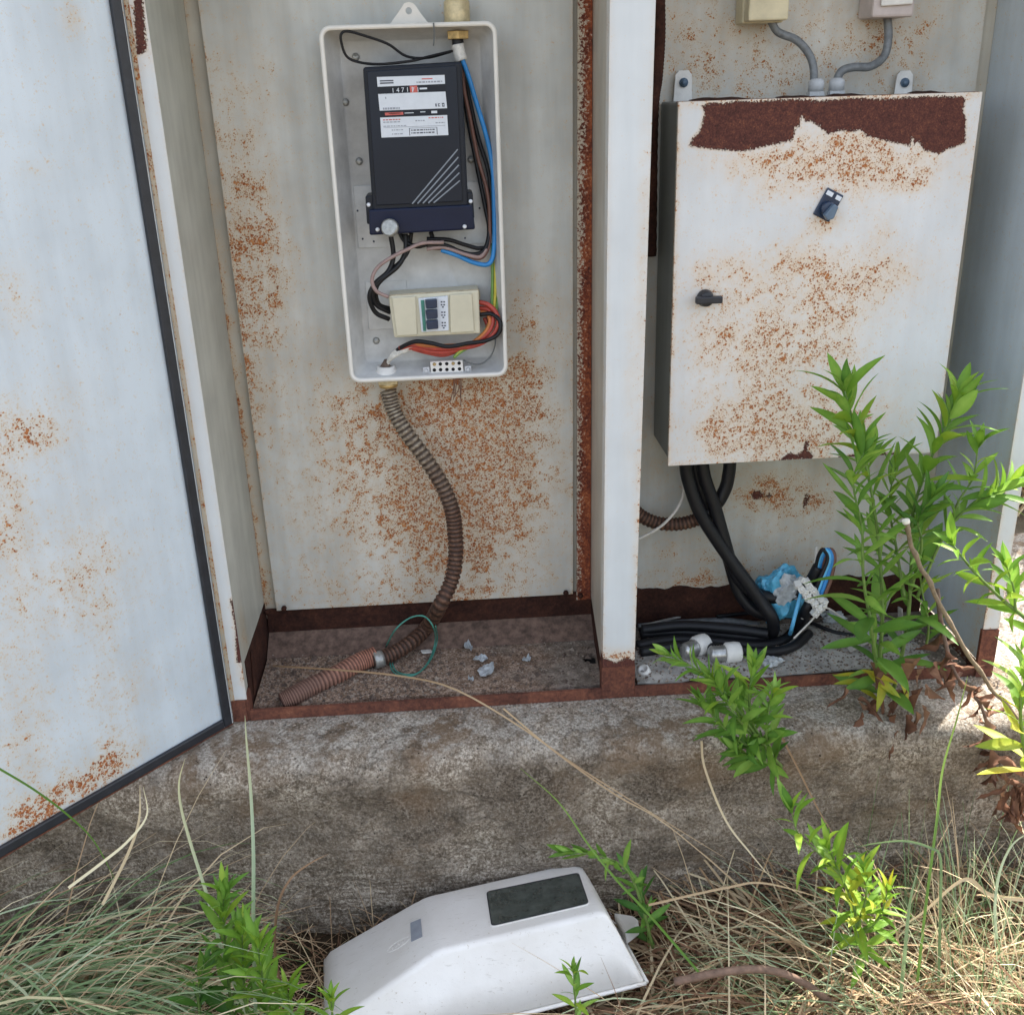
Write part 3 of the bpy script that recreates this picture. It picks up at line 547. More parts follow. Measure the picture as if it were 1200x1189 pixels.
# --- the meter: front plane slightly proud of the rim
MY = .155
met = thing('electricity_meter', 'dark blue black electricity meter with white register labels inside the open tray', 'electricity meter', (.37, .2, .80))
def quad(px, y, th, name, mat, parent, bevel=0, mb=None, **k):
    P = [U(a, b, 'y', y) for a, b in px]; m = mb or MB(); m.prism(P, (0, th, 0))
    return m if mb else m.build(name, mat, parent, bevel=bevel)
MF = [(425, 80), (540, 73), (547, 240), (437, 246)]
quad([(425, 79), (541, 72), (549, 246), (437, 252)], MY, .07, 'case', 'black_plastic', met, .004)
quad([(430, 84), (535, 77), (542, 236), (441, 241)], MY-.0035, .0035, 'front_window', 'meter_glass', met, .0012)
# printed plates
LY = MY-.0042
def lerpq(Q, u, v):
    Q = [np.array(q, float) for q in Q]; return tuple((1-u)*(1-v)*Q[0]+u*(1-v)*Q[1]+u*v*Q[2]+(1-u)*v*Q[3])
def label(Q, name, mat, parent, prints, y=LY):
    o = quad(Q, y, .0006, name, mat, parent)
    for nm, mat_, items in prints:
        m = MB()
        for (u0, v0, u1, v1) in items: quad([lerpq(Q, u0, v0), lerpq(Q, u1, v0), lerpq(Q, u1, v1), lerpq(Q, u0, v1)], y-.0003, .0002, '', '', None, mb=m)
        q = m.build(nm, mat_, o)
        if len(items) > 1: tag(q, kind='stuff')
    return o
def words_row(v, h, u0, u1, gap=.012, seed=0):
    r = random.Random(seed); out = []; u = u0
    while u < u1: w = r.uniform(.012, .05); out.append((u, v, min(u+w, u1), v+h)); u += w+gap
    return out
label([(441.5, 90.5), (521, 88), (521.5, 98.5), (442.5, 102)], 'title_label', 'label_white', met, [('printing', 'print_dark', [(.04, .35, .24, .48), (.04, .58, .24, .72)]), ('printing', 'print_grey', words_row(.62, .16, .58, .97, seed=1)), ('printing', 'print_red', [(.66, .3, .82, .42)])])
label([(442.5, 102.5), (521.5, 99), (522, 107), (443.5, 110.5)], 'register', 'black_plastic', met, [('printing', 'label_white', [(.62, .35, .73, .6)]), ('red_window', 'print_red', [(.475, .0, .585, 1)])])
label([(443, 110), (522, 107.5), (524, 127), (445, 130)], 'data_label', 'label_white', met, [('printing', 'print_grey', words_row(.83, .12, .05, .30, .008, 3)+[(.10, .2, .115, .32)]), ('printing', 'print_dark', [(.83, .70, .85, .88), (.87, .70, .90, .75), (.87, .83, .90, .88), (.87, .70, .88, .88), (.93, .68, .965, .74), (.93, .84, .965, .9), (.93, .68, .94, .9), (.955, .68, .965, .9)])])
label([(446, 130.5), (523, 127.5), (523, 134), (447, 137)], 'disc_window', 'black_plastic', met, [('disc_mark', 'print_red', [(.06, .3, .34, .8)]), ('printing', 'label_white', [(.12, .42, .3, .55), (.36, .45, .5, .58), (.6, .35, .68, .5), (.77, .3, .86, .75)])])
label([(445.5, 138), (524, 135), (525.5, 158.5), (447, 161.5)], 'rating_plate', 'label_white', met,
  [('printing', 'print_grey', words_row(.22, .05, .04, .3, seed=5)+words_row(.42, .045, .04, .38, seed=6)+words_row(.62, .05, .16, .33, seed=7)+words_row(.82, .05, .16, .33, seed=8)+words_row(.2, .05, .52, .66, seed=9)+words_row(.34, .05, .82, .96, seed=10)+[(.04, .5, .96, .52)]),
   ('printing', 'print_red', words_row(.10, .05, .04, .3, seed=11)+words_row(.08, .05, .72, .95, seed=12)), ('printing', 'print_dark', [(.42, .58, .84, .595), (.42, .58, .43, .95), (.83, .58, .84, .95)]+words_row(.66, .06, .45, .8, seed=13)+words_row(.8, .06, .45, .8, seed=14))])
# counter digits (flat print on the register drums)
def text(s_, px, py, y, h, mat, parent, name='digits', rot=0, ang=0):
    cu = bpy.data.curves.new(name, 'FONT'); cu.body = s_; cu.size = h; cu.extrude = .0001; cu.materials.append(MATS[mat]); o = bpy.data.objects.new(name, cu); COL.objects.link(o)
    c = U(px, py, 'y', y); MM = Matrix.Translation(Vector(c)) @ Matrix.Rotation(ang, 4, 'Y') @ Matrix.Rotation(PI/2, 4, 'X'); bpy.context.view_layer.update()
    me = bpy.data.meshes.new_from_object(o); bpy.data.objects.remove(o); bpy.data.curves.remove(cu); o = bpy.data.objects.new(name, me); COL.objects.link(o); par(o, parent); o.matrix_basis = MM; tag(o, kind='stuff'); return o
text('1 4 7 1 1', 459, 109.0, LY-.0004, .0098, 'label_white', met, ang=-.03); text('7 1', 482.5, 108.3, LY-.0005, .0098, 'label_white', met, ang=-.03)
# four diagonal stripes
m = MB(); QF = [(430, 84), (535, 77), (542, 236), (441, 241)]
for k in range(5):
    a = (483+k*6.3, 239-k*.3); b = (536.5+.6*k, 175+9.2*k)
    dx, dy = b[0]-a[0], b[1]-a[1]; L = math.hypot(dx, dy); nx_, ny_ = -dy/L*.75, dx/L*.75
    quad([(a[0]-nx_, a[1]-ny_), (b[0]-nx_, b[1]-ny_), (b[0]+nx_, b[1]+ny_), (a[0]+nx_, a[1]+ny_)], MY-.0040, .0004, '', '', None, mb=m)
m.build('diagonal_stripes', 'stripe_grey', met)
# terminal cover with fixing lugs
tc = quad([(432, 246), (553, 240), (557, 269), (433, 276)], MY-.006, .075, 'terminal_cover', 'black_cover', met, .003)
for Q in ([(428, 230), (438, 229), (441, 262), (430, 263)], [(546, 225), (554, 226), (556, 256), (548, 257)]): quad(Q, MY+.004, .06, 'lug', 'black_plastic', tc, .002)
for (px, py, r) in [(432, 240, .0035), (551.5, 236, .0035), (442.5, 269, .0035), (544.5, 265.5, .0035)]:
    c = U(px, py, 'y', MY-.006 if py > 250 else MY+.004); m = MB(); m.lathe([(0, r), (.0025, r*.9), (.003, 0)], c, (0, -1, 0), 12); m.build('screw', 'screw_bright', tc)
c = U(457, 267, 'y', MY-.02); m = MB(); m.lathe([(-.016, .010), (-.003, .0145), (.004, .0145), (.006, .012), (.0065, .0)], c, (-.25, -1, .25), 24, smooth=False); m.build('seal_cap', 'screw_grey', tc, bevel=.001)

# --- circuit breaker housing
cb = thing('circuit_breaker_box', 'small beige breaker housing with three black toggles low in the open tray', 'circuit breaker', (.36, .2, .66))
BY = .172
quad([(455, 347), (561, 340), (563, 391), (462, 396)], BY, .055, 'housing', 'beige_plastic', cb, .003)
m = MB(); a0, a1 = U(455, 346, 'y', BY), U(561, 339, 'y', BY)
m.prism([a0+[.001, .001, .001], a0+[.004, .05, -.018], a0+[.004, .055, -.03], a0+[.001, .012, -.02]], a1-a0); m.build('dusty_top', 'beige_dirty', cb, bevel=.002)
for i in range(2):
    for Q in ([(459, 349+i*0), (487, 347.5), (489, 392.5), (465, 394)], [(527, 345.5), (553, 344), (556, 388.5), (528, 390.5)])[i:i+1]: quad(Q, BY-.004, .004, 'raised_face', 'beige_plastic', cb, .0015)
mod = quad([(490, 350), (525, 347), (526, 387.5), (494, 389.5)], BY-.006, .03, 'breaker_module', 'label_white', cb, .001)
quad([(493, 352), (497, 351.8), (499.5, 388), (496, 388)], BY-.0075, .0015, 'teal_edge', 'wire_teal', mod)
for k in range(3):
    y0 = 352+k*12.2; x0 = 498+k*.6
    quad([(x0, y0), (x0+14, y0-1), (x0+14.5, y0+9), (x0+1.5, y0+10.3)], BY-.017, .013, 'toggle', 'navy_plastic', mod, .0015)
    mm = MB()
    for (u, v) in ((0, 0), (3, 0), (0, 3.4), (3, 3.4), (1.5, 6)): quad([(516.5+u+.5*k, y0+1+v), (518.5+u+.5*k, y0+1+v), (518.5+u+.5*k, y0+2.6+v), (516.5+u+.5*k, y0+2.6+v)], BY-.0064, .0003, '', '', None, mb=mm)
    tag(mm.build('printing', 'print_dark', mod), kind='stuff')

# --- terminal block with two rows of screw holes
tb = thing('terminal_block', 'small cream terminal block with two rows of dark holes on the tray floor', 'terminal block', (.40, .2, .59))
quad([(504, 424), (542, 422), (543.5, 436.5), (505, 438)], .185, .014, 'body', 'white_plastic', tb, .0012)
for (x, y) in [(509, 433.6), (516.3, 433.2), (523.7, 433), (531, 432.7), (538.5, 432.2), (516, 426.5), (523.5, 426.2), (509, 426.8), (531, 425.8), (538, 425.5)]:
    c = U(x, y, 'y', .185); m = MB(); m.lathe([(-.004, .0032), (.0004, .0032), (.0005, .0)], c, (0, -1, 0), 10); m.build('screw_hole', 'black_hole' if x not in (509, 531) or y > 430 else 'brass', tb)
for px in (499.5, 548.5):
    c = U(px, 434 if px < 520 else 432.5, 'y', .188); m = MB(); m.box((c[0]-.006, .186, c[2]-.006), (c[0]+.006, .193, c[2]+.006)); m.lathe([(0, .004), (.004, .0035), (.0042, 0)], (c[0], .186, c[2]), (0, -1, 0), 10); m.build('fixing_lug', 'gland_grey', tb, bevel=.001)

# --- glands of the tray
gt = thing('cable_gland', 'brass cable gland on the top edge of the meter tray', 'cable gland', U(536, 20, 'y', .2))
c = U(536, 27, 'y', .205)
m = MB(); m.lathe([(-.012, .019), (.0, .0195)], c+[0, 0, -.012], (0, 0, 1), 6, smooth=False); m.lathe([(.0, .0175), (.006, .0175)], c+[0, 0, -.008], (0, 0, 1), 24); m.build('lock_nut', 'brass', gt, bevel=.0008)
m = MB(); m.lathe([(-.001, .0205), (.03, .0205), (.033, .018), (.036, .012)], c, (0, 0, 1), 28); m.build('body', 'brass_pale', gt, bevel=.0008)
gb = thing('cable_gland', 'pale brass cable gland under the meter tray holding the metal conduit', 'cable gland', U(456, 455, 'y', .2))
c = np.array([U(455, 450, 'y', .203)[0], .203, Z0-.002])
m = MB(); m.lathe([(-.011, .0195), (.0, .0205)], c, (0, 0, 1), 6, smooth=False); m.build('hex_body', 'brass_pale', gb, bevel=.0008)
m = MB(); m.lathe([(-.017, .0165), (-.010, .018)], c, (0, 0, 1), 24); m.build('sleeve', 'brass', gb)

# --- wires in the tray
def wire(name, label, mat, path, r, y=None, cat='wire', n=60, group=None, seg=8, rib=None, flat=True):
    P = [U(p[0], p[1], 'y', (p[2] if len(p) > 2 else y)) for p in path]
    m = MB(); m.tube(P, r, seg, n=n); o = m.build(name, mat); return tag(o, label, cat, group)
wire('wire', 'thin black loose wire looping along the top of the open meter tray', 'wire_black', [(528, 61, .20), (500, 68, .195), (476, 66, .19), (455, 52, .185), (430, 43, .178), (408, 37, .174), (400, 40, .172), (400, 50, .174), (406, 66, .178), (420, 73, .180), (445, 75.5, .165), (480, 72, .16), (505, 66, .18), (530, 60, .20)], .0021)
wire('wire', 'short dark wire stub hanging over the top rim of the tray', 'wire_grey', [(508, 27, .168), (509, 40, .168), (508, 54, .168)], .0011, n=14)
wire('cable', 'black sheathed supply cable entering the tray through the top brass gland', 'wire_black', [(533, -6, .205), (534, 20, .205), (536, 45, .205), (537, 58, .205)], .0095, cat='cable', n=14, seg=14)
m = MB(); m.tube([U(536, 52, 'y', .203), U(538, 62, 'y', .203), U(541, 71, 'y', .203)], .0102, 14, n=8); tag(m.build('tape_wrap', 'tape_white'), 'off white tape wrapped where the supply cable splits into wires', 'tape')
wire('wire', 'bright blue wire running down the right side of the meter', 'wire_blue', [(541, 68, .20), (549, 90, .20), (558, 120, .20), (570, 160, .20), (577, 195, .20), (579, 240, .195), (579, 290, .195), (573, 309, .19), (556, 308, .19), (535, 299, .185), (517, 293, .185)], .0040)
wire('wire', 'brown wire running down just left of the blue wire', 'wire_brown', [(541, 70, .21), (544, 105, .21), (551, 140, .21), (560, 185, .21), (571, 225, .205), (574, 262, .20), (572, 290, .195), (560, 303, .19), (530, 292, .19), (500, 291, .19)], .0034)
wire('wire', 'black wire between the brown wire and the tray wall', 'wire_black', [(542, 70, .215), (549, 110, .215), (560, 160, .215), (573, 205, .21), (576, 250, .205), (572, 285, .20), (562, 291, .195), (545, 287, .19), (525, 281, .185), (500, 280, .185)], .0036)
wire('wire', 'black wire hugging the right side of the meter case', 'wire_black', [(540, 74, .212), (545, 120, .212), (556, 180, .212), (568, 240, .208), (573, 270, .20), (568, 292, .19), (556, 298, .188), (540, 295, .185), (520, 287, .18), (495, 286, .18), (480, 288, .185), (478, 276, .19)], .0036)
wire('wire', 'black wire looping under the right half of the terminal cover', 'wire_black', [(505, 272, .19), (506, 282, .185), (490, 289, .18), (475, 283, .185), (468, 272, .19)], .0038, n=30)
wire('wire', 'black wire sweeping left from the terminal cover to the breaker', 'wire_black', [(458, 276, .18), (461, 300, .18), (455, 318, .175), (440, 332, .17), (433, 348, .17), (440, 366, .18), (456, 374, .19)], .0042)
wire('wire', 'second black wire sweeping left, nested inside the first', 'wire_black', [(475, 274, .185), (475, 295, .18), (466, 312, .175), (447, 328, .172), (437, 342, .17), (441, 357, .178), (457, 366, .19)], .0042)
wire('wire', 'third black wire hanging from the terminal cover behind the others', 'wire_black', [(482, 273, .19), (479, 292, .19), (470, 306, .185), (452, 322, .18), (441, 338, .178), (444, 356, .185), (458, 362, .195)], .0036)
wire('wire', 'dusty pink brown wire curling down to the breaker top', 'wire_pink', [(520, 284, .17), (495, 285, .168), (478, 292, .166), (458, 302, .164), (442, 314, .162), (436, 328, .162), (441, 341, .162), (455, 348, .168)], .0032)
wire('wire', 'pink brown wire bending up to the right beneath the meter', 'wire_pink', [(500, 292, .18), (520, 290, .18), (545, 298, .18), (562, 301, .185), (570, 292, .19)], .0032, n=30)
for k, (dx, mat, lab) in enumerate([(0, 'wire_yellow', 'yellow striped wire beside the tray right wall'), (3.6, 'wire_green', 'green striped wire beside the tray right wall'), (-3.4, 'wire_green', 'pale green wire nearest the breaker on the right side')]):
    wire('wire', lab, mat, [(580+dx, 285, .21), (580.5+dx, 320, .205), (580+dx, 350, .20), (577+dx*.6, 372, .19), (570+dx*.5, 388, .182), (556+dx*.6, 401, .178), (540, 411+dx*.4, .18), (532, 419, .182)], .0027)
wire('wire', 'red wire leaving the breaker to the right, upper one', 'wire_red', [(560, 354, .19), (572, 357, .185), (581, 366, .18), (584, 380, .175), (575, 395, .175), (556, 405, .175), (530, 408, .178), (505, 408, .18), (484, 404, .18), (468, 408, .185)], .0042)
wire('wire', 'red wire under the upper red wire', 'wire_red', [(562, 361, .195), (573, 363, .19), (578, 375, .185), (571, 391, .18), (552, 403, .18), (528, 412, .182), (505, 412, .184), (485, 407, .185), (470, 411, .19)], .0042)
wire('wire', 'orange wire in the bundle right of the breaker', 'wire_orange', [(563, 366, .19), (571, 368, .188), (574, 378, .184), (567, 391, .18), (550, 403, .176), (528, 405, .174), (505, 405, .176), (484, 403, .18)], .0036)
wire('wire', 'dark red wire at the bottom of the bundle above the terminal block', 'wire_red', [(568, 372, .20), (571, 385, .195), (560, 398, .19), (540, 409, .188), (520, 416, .188), (500, 413, .188), (482, 408, .188)], .0036)
wire('wire', 'black wire arching over the red bundle to the bottom left', 'wire_black', [(561, 369, .185), (576, 368, .18), (586, 377, .17), (584, 391, .168), (570, 399, .168), (550, 402, .168), (525, 406, .168), (505, 402, .17), (488, 400, .172), (474, 405, .18), (463, 412, .19)], .0038)
wire('wire', 'thin grey wire curving from the right wall to the terminal block', 'wire_grey', [(580, 388, .20), (580, 405, .195), (573, 420, .19), (561, 427, .188), (549, 425, .188), (543, 422, .188)], .0013)
m = MB()
for k in range(5): m.tube([U(488-k, 403+k*1.4, 'y', .183+.002*k), U(472, 407+k*1.2, 'y', .186), U(461, 414+k, 'y', .19), U(455, 424, 'y', .2), U(453, 436, 'y', .203)], lambda t: .0042-.001*t, 7, n=16)
tag(m.build('cable_sheath', 'tape_white'), 'dirty stripped end of the wire bundle bending into the bottom collar', 'cable end')
c = U(452, 430, 'y', .203); m = MB(); m.lathe([(-.018, .0145), (-.004, .0125), (.006, .007), (.014, .003), (.015, 0)], c, (.12, 0, 1), 14); tag(m.build('sealing_putty', 'gravel_dark'), 'dark crumbly putty cone in the white collar at the tray bottom', 'putty')
m = MB()
for k in range(6):
    x = 532+k*1.9; m.tube([U(x, 444, 'y', .178), U(x+random.uniform(-2, 2), 456, 'y', .19), U(x-2+random.uniform(-4, 3), 466+random.uniform(-2, 10), 'y', .2)], .0008, 5, n=10)
tag(m.build('frayed_strands', 'wire_brown'), 'thin brown frayed strands hanging below the tray', 'wire strands')
# --- flexible conduit down to the floor
def ribtube(P, r, pitch, ratio, seg=14):
    P = catmull(P, 60); L = sum(np.linalg.norm(P[i+1]-P[i]) for i in range(len(P)-1)); n = int(L/pitch)*4
    return P, n
cp_ = [(455, 458, .203), (461, 480, .20), (475, 505, .19), (497, 535, .185), (517, 566, .18), (529, 595, .178), (533, 620, .178), (534, 650, .175), (529, 680, .168), (515, 710, .155)]
P = [U(*p[:2], 'y', p[2]) for p in cp_]; P += [U(500, 735, 'z', .045), U(478, 755, 'z', .036), U(455, 768, 'z', .031), U(436, 774, 'z', .030)]
pts, n = ribtube(P, .017, .0100, 0); cd_ = thing('flexible_conduit', 'ribbed metal conduit curving from the meter tray down to the bay floor', 'conduit', pts[0])
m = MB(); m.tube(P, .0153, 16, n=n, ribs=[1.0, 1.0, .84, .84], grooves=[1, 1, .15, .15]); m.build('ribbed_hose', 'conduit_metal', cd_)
P = [U(440, 768, 'z', .034), U(420, 776, 'z', .030), U(395, 790, 'z', .026), U(365, 804, 'z', .024), U(345, 815, 'z', .022), U(330, 822, 'z', .018)]
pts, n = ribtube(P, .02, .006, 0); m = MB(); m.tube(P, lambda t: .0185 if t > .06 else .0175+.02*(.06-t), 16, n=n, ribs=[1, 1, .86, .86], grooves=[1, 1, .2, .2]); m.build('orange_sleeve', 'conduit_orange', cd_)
m = MB(); m.tube([U(448, 771, 'z', .031), U(438, 774, 'z', .031)], .0165, 16, n=4); m.build('end_ferrule', 'screw_grey', cd_)

# ================================================================== RIGHT BAY: SWITCH BOX
BX0, BX1, BZ0, BZ1, BF, BB = .772, 1.255, .42, 1.019, .08, .238
sw = thing('switch_box', 'white steel switch box with peeled rust band along its top in right bay', 'switch box', (1.01, .2, .42))
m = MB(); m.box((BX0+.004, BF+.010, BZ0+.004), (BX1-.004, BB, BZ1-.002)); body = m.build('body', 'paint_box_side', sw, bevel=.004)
band = [(822, 124), (835, 120), (850, 121), (862, 118), (880, 119), (930, 116), (960, 118), (1000, 115), (1040, 116), (1085, 113), (1128, 113), (1131, 117), (1129, 130), (1132, 140), (1131, 168), (1120, 172), (1108, 176), (1100, 181), (1091, 178), (1083, 177), (1079, 170), (1075, 166), (1071, 170), (1069, 161), (1066, 172), (1060, 170), (1040, 166), (1022, 161), (1016, 160), (1008, 152), (1000, 155), (985, 153), (976, 156), (970, 158), (962, 150), (950, 142), (945, 143), (939, 136), (937, 148), (932, 150), (930, 164), (915, 168), (900, 171), (880, 176), (868, 178), (850, 176), (830, 175), (808, 171), (811, 163), (820, 154), (824, 140), (826, 131)]
corner = [(912, 541), (925, 539), (938, 538), (952, 538), (953, 532), (946, 527), (948, 518), (944, 515), (941, 527), (935, 533), (926, 530), (918, 535)]
corner2 = [(968, 538), (1060, 534), (1055, 529), (1040, 531), (1030, 526), (1020, 531), (1000, 532), (985, 535)]
dr = sheet('door', 'paint_box', (BX0, BF, BZ0), (BX1, BF, BZ0), (BX1, BF, BZ1), (BX0, BF, BZ1), thick=.009, res=.0024, normal=(0, -1, 0), parent=sw, edge=.75, bares=[band, corner, corner2],
  blobs=[(950, 180, 90, 26, 1.15), (975, 205, 70, 28, .9), (1050, 195, 60, 28, 1.0), (1075, 212, 18, 12, 1.3), (1000, 165, 30, 20, 1.2), (870, 190, 40, 18, .5), (920, 215, 30, 20, .8), (966, 262, 18, 12, 1.3), (1030, 270, 20, 30, .55), (1040, 320, 45, 25, .9), (985, 330, 60, 40, .85), (940, 300, 25, 20, .7), (830, 320, 20, 22, 1.0), (875, 330, 40, 30, .55), (930, 350, 60, 50, .6), (975, 390, 25, 20, .9), (900, 410, 50, 30, .95), (960, 410, 40, 30, .5), (835, 400, 25, 30, .75), (900, 440, 20, 30, .7), (835, 505, 30, 26, 1.25), (890, 500, 45, 34, 1.25), (940, 490, 45, 40, .8), (955, 515, 30, 24, 1.1), (1020, 490, 30, 25, .85), (1010, 380, 20, 60, .4), (870, 530, 80, 14, .6), (920, 460, 120, 50, .4), (950, 350, 110, 60, .35), (870, 420, 80, 60, .35), (850, 340, 60, 50, .35), (950, 500, 120, 60, .35), (1000, 190, 140, 40, .35), (788, 330, 5, 200, .8), (1130, 150, 10, 60, .5), (975, 118, 170, 5, 1.1)])
m = MB(); m.box((BX0+.001, BF+.0095, BZ1-.0025), (BX1-.001, BF+.020, BZ1+.0005)); m.build('door_lip', 'rust_mid', sw)
# peeled paint flakes lifting along the top edge
for (x0, x1, h) in [(812, 880, 5), (915, 955, 3), (975, 1015, 4), (1072, 1108, 4)]:
    m = MB(); a = []; b = []
    for i in range(9):
        t = i/8; x = x0+(x1-x0)*t; p = U(x, 113, 'y', .12); q = p+np.array([0, .03, .003]); p[2] = BZ1+.0008; q[2] = BZ1+.0009+.0007*h*math.sin(PI*t)*(1+.4*math.sin(9*t)); a.append(p); b.append(q)
    m.add(a+b, [(i, i+1, i+10, i+9) for i in range(8)]); o = m.build('paint_flake', 'rust_dark', sw); sm = o.modifiers.new('solid', 'SOLIDIFY'); sm.thickness = .0008
# rotary switch
c = U(970, 240, 'y', BF); tilt = math.radians(27)
Mx = Matrix.Translation(Vector(c)) @ Matrix.Rotation(tilt, 4, 'Y')
m = MB(); m.box((-.0155, -.004, -.023), (.0155, -.0005, .023), M=Mx); esc = m.build('switch_plate', 'navy_plastic', sw, bevel=.0015)
m = MB(); m.box((-.0135, -.0052, .0125), (-.002, -.0042, .0195), M=Mx); m.box((.004, -.0052, .0125), (.0135, -.0042, .0195), M=Mx); tag(m.build('printing', 'label_white', esc), kind='stuff')
Mk = Mx @ Matrix.Translation((.001, 0, -.006))
m = MB(); m.lathe([(0, .0125), (.010, .0115)], tuple(Mk @ Vector((0, -.004, 0))), (0, -1, 0), 20); k_ = m.build('switch_knob', 'navy_plastic', sw, bevel=.001)
m = MB(); m.prism([tuple(Mk @ Vector(v)) for v in ((-.001, -.014, .010), (.008, -.014, .009), (.0105, -.014, -.010), (.003, -.014, -.0165), (-.0065, -.014, -.012))], tuple(Mk.to_3x3() @ Vector((0, -.012, 0)))); m.build('lever', 'blue_grey_plastic', k_, bevel=.002)
c = U(826, 349, 'y', BF)
m = MB(); m.lathe([(0, .0145), (.006, .014), (.016, .0115), (.0165, 0)], c, (0, -1, 0), 22); kn = m.build('door_latch', 'rubber_black', sw, bevel=.001)
m = MB(); m.box((c[0]-.0195, BF-.024, c[2]-.006), (c[0]+.0245, BF-.012, c[2]+.0055)); m.build('latch_wing', 'rubber_black', kn, bevel=.002)
for (px, lab) in ((801, 0), (1060, 1)):
    c = U(px, 97, 'y', BB-.004); m = MB()
    m.prism([c+[-.017, 0, -.04], c+[.016, 0, -.04], c+[.014, 0, .012], c+[.008, 0, .019], c+[-.008, 0, .019], c+[-.014, 0, .012]], (0, .003, 0)); br = m.build('hanging_bracket', 'white_plastic', sw, bevel=.0008)
    m = MB(); m.lathe([(0, .0075), (.003, .0075)], c+[0, 0, .0], (0, -1, 0), 16); m.lathe([(.003, .0055), (.007, .005)], c, (0, -1, 0), 6); m.build('bolt', 'blue_grey_plastic', br)
# box bottom glands / the little fittings on the top
for (px, lab) in ((956, 'left of the two pale grey cable glands on top of the switch box'), (980, 'right of the two pale grey cable glands on top of the switch box')):
    c = U(px, 106, 'y', .19); c[2] = BZ1; g = thing('cable_gland', lab, 'cable gland', c, 'grey glands on the switch box')
    m = MB(); m.lathe([(0, .0145), (.007, .0145)], c, (0, 0, 1), 6, smooth=False); m.build('nut', 'gland_grey', g, bevel=.0006)
    m = MB(); m.lathe([(.0075, .0125), (.022, .0128), (.026, .0095), (.027, .007)], c, (0, 0, 1), 24); m.build('cap', 'gland_grey', g)
# junction boxes high on the wall
a, b = U(877, 25, 'y', .17), U(924, 22, 'y', .17)
jb = thing('junction_box', 'yellowed cream junction box on the wall above the switch box', 'junction box', (a[0]+.03, .24, a[2]))
m = MB(); m.box((a[0], .17, a[2]), (b[0], .2, a[2]+.11)); m.build('lid', 'cream_box', jb, bevel=.003)
m = MB(); m.box((a[0]-.002, .2005, a[2]-.002), (b[0]+.002, .244, a[2]+.112)); m.build('base', 'cream_box', jb, bevel=.003)
a, b = U(1024, 21, 'y', .18), U(1071, 18, 'y', .18)
lb = thing('light_switch', 'dusty pinkish surface mounted switch on the wall right of the cream junction box', 'switch', (a[0]+.03, .24, a[2]))
m = MB(); m.box((a[0]-.003, .18, a[2]), (b[0], .244, a[2]+.09)); m.build('base', 'pink_box', lb, bevel=.004)
m = MB(); m.prism([(a[0]+.008, .1795, a[2]+.016), (b[0]-.006, .1795, a[2]+.018), (b[0]-.006, .1795, a[2]+.07), (a[0]+.008, .1795, a[2]+.07)], (0, -.006, 0)); m.build('rocker', 'white_plastic', lb, bevel=.002)
def cable(name, label, mat, pts3, r, cat='cable', n=60, seg=12, ribs=None, group=None):
    m = MB(); m.tube(pts3, r, seg, n=n, ribs=ribs, grooves=[1, 1, .15, .15] if ribs and len(ribs) == 4 else None); return tag(m.build(name, mat), label, cat, group)
Y = lambda px, py, y: U(px, py, 'y', y)
Zp = lambda px, py, z: U(px, py, 'z', z)
cable('cable', 'grey cable drooping from the cream junction box to the left gland', 'tube_grey', [Y(903, 24, .21), Y(912, 38, .21), Y(933, 47, .205), Y(947, 62, .20), Y(953, 78, .195), Y(954, 98, .19)], .0065)
cable('cable', 'grey cable bending from the pinkish switch to the right gland', 'tube_grey', [Y(1040, 20, .22), Y(1041, 45, .215), Y(1036, 66, .21), Y(1020, 78, .20), Y(1000, 79, .195), Y(986, 84, .19), Y(979, 98, .19)], .0068)
# dark red conduit behind the post
cable('conduit', 'dark red brown conduit running down behind the centre post', 'rust_dark', [Y(771, -20, .20), Y(772, 40, .20), Y(769, 90, .20), Y(764, 140, .20), Y(762, 300, .20)], .0115, 'conduit', 90, ribs=[1, .93])
# ribbed conduit at the lower left of the right bay
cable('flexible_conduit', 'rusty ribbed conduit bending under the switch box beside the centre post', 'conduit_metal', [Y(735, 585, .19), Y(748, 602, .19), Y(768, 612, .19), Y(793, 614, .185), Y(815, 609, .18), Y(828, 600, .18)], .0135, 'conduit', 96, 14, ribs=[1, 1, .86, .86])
cable('cable', 'thick black cable curling from the ribbed conduit up into the switch box', 'wire_black', [Y(826, 602, .18), Y(840, 590, .18), Y(850, 572, .18), Y(854, 555, .18), Y(856, 535, .18)], .0125)
cable('wire', 'thin off white wire loop hanging beside the centre post', 'wire_white', [Y(800, 560, .19), Y(801, 578, .185), Y(792, 598, .175), Y(775, 616, .17), Y(755, 628, .17), Y(740, 634, .17)], .0028, 'wire')
cable('cable', 'thick black cable dropping from the box and sweeping left along the bay floor', 'wire_black', [Y(803, 535, .16), Y(806, 560, .16), Y(820, 600, .155), Y(845, 640, .15), Y(868, 672, .14), Y(890, 702, .13), Y(905, 725, .12), Zp(903, 744, .03), Zp(880, 746, .03), Zp(830, 742, .028), Zp(790, 740, .028), Zp(750, 742, .028)], .0125, n=90)
cable('cable', 'thick black cable dropping from the box and looping right to the blue wires', 'wire_black', [Y(822, 535, .17), Y(826, 560, .168), Y(838, 595, .165), Y(848, 630, .16), Y(860, 668, .155), Y(880, 692, .15), Y(905, 700, .145), Y(930, 695, .14), Y(948, 684, .135), Y(960, 664, .13)], .0125, n=80)
cable('cable', 'middle black cable leaving the box between its two neighbours', 'wire_black', [Y(812, 535, .185), Y(820, 570, .182), Y(838, 610, .178), Y(852, 650, .175), Y(864, 690, .165), Y(880, 712, .155), Y(900, 722, .15)], .0115, n=60)
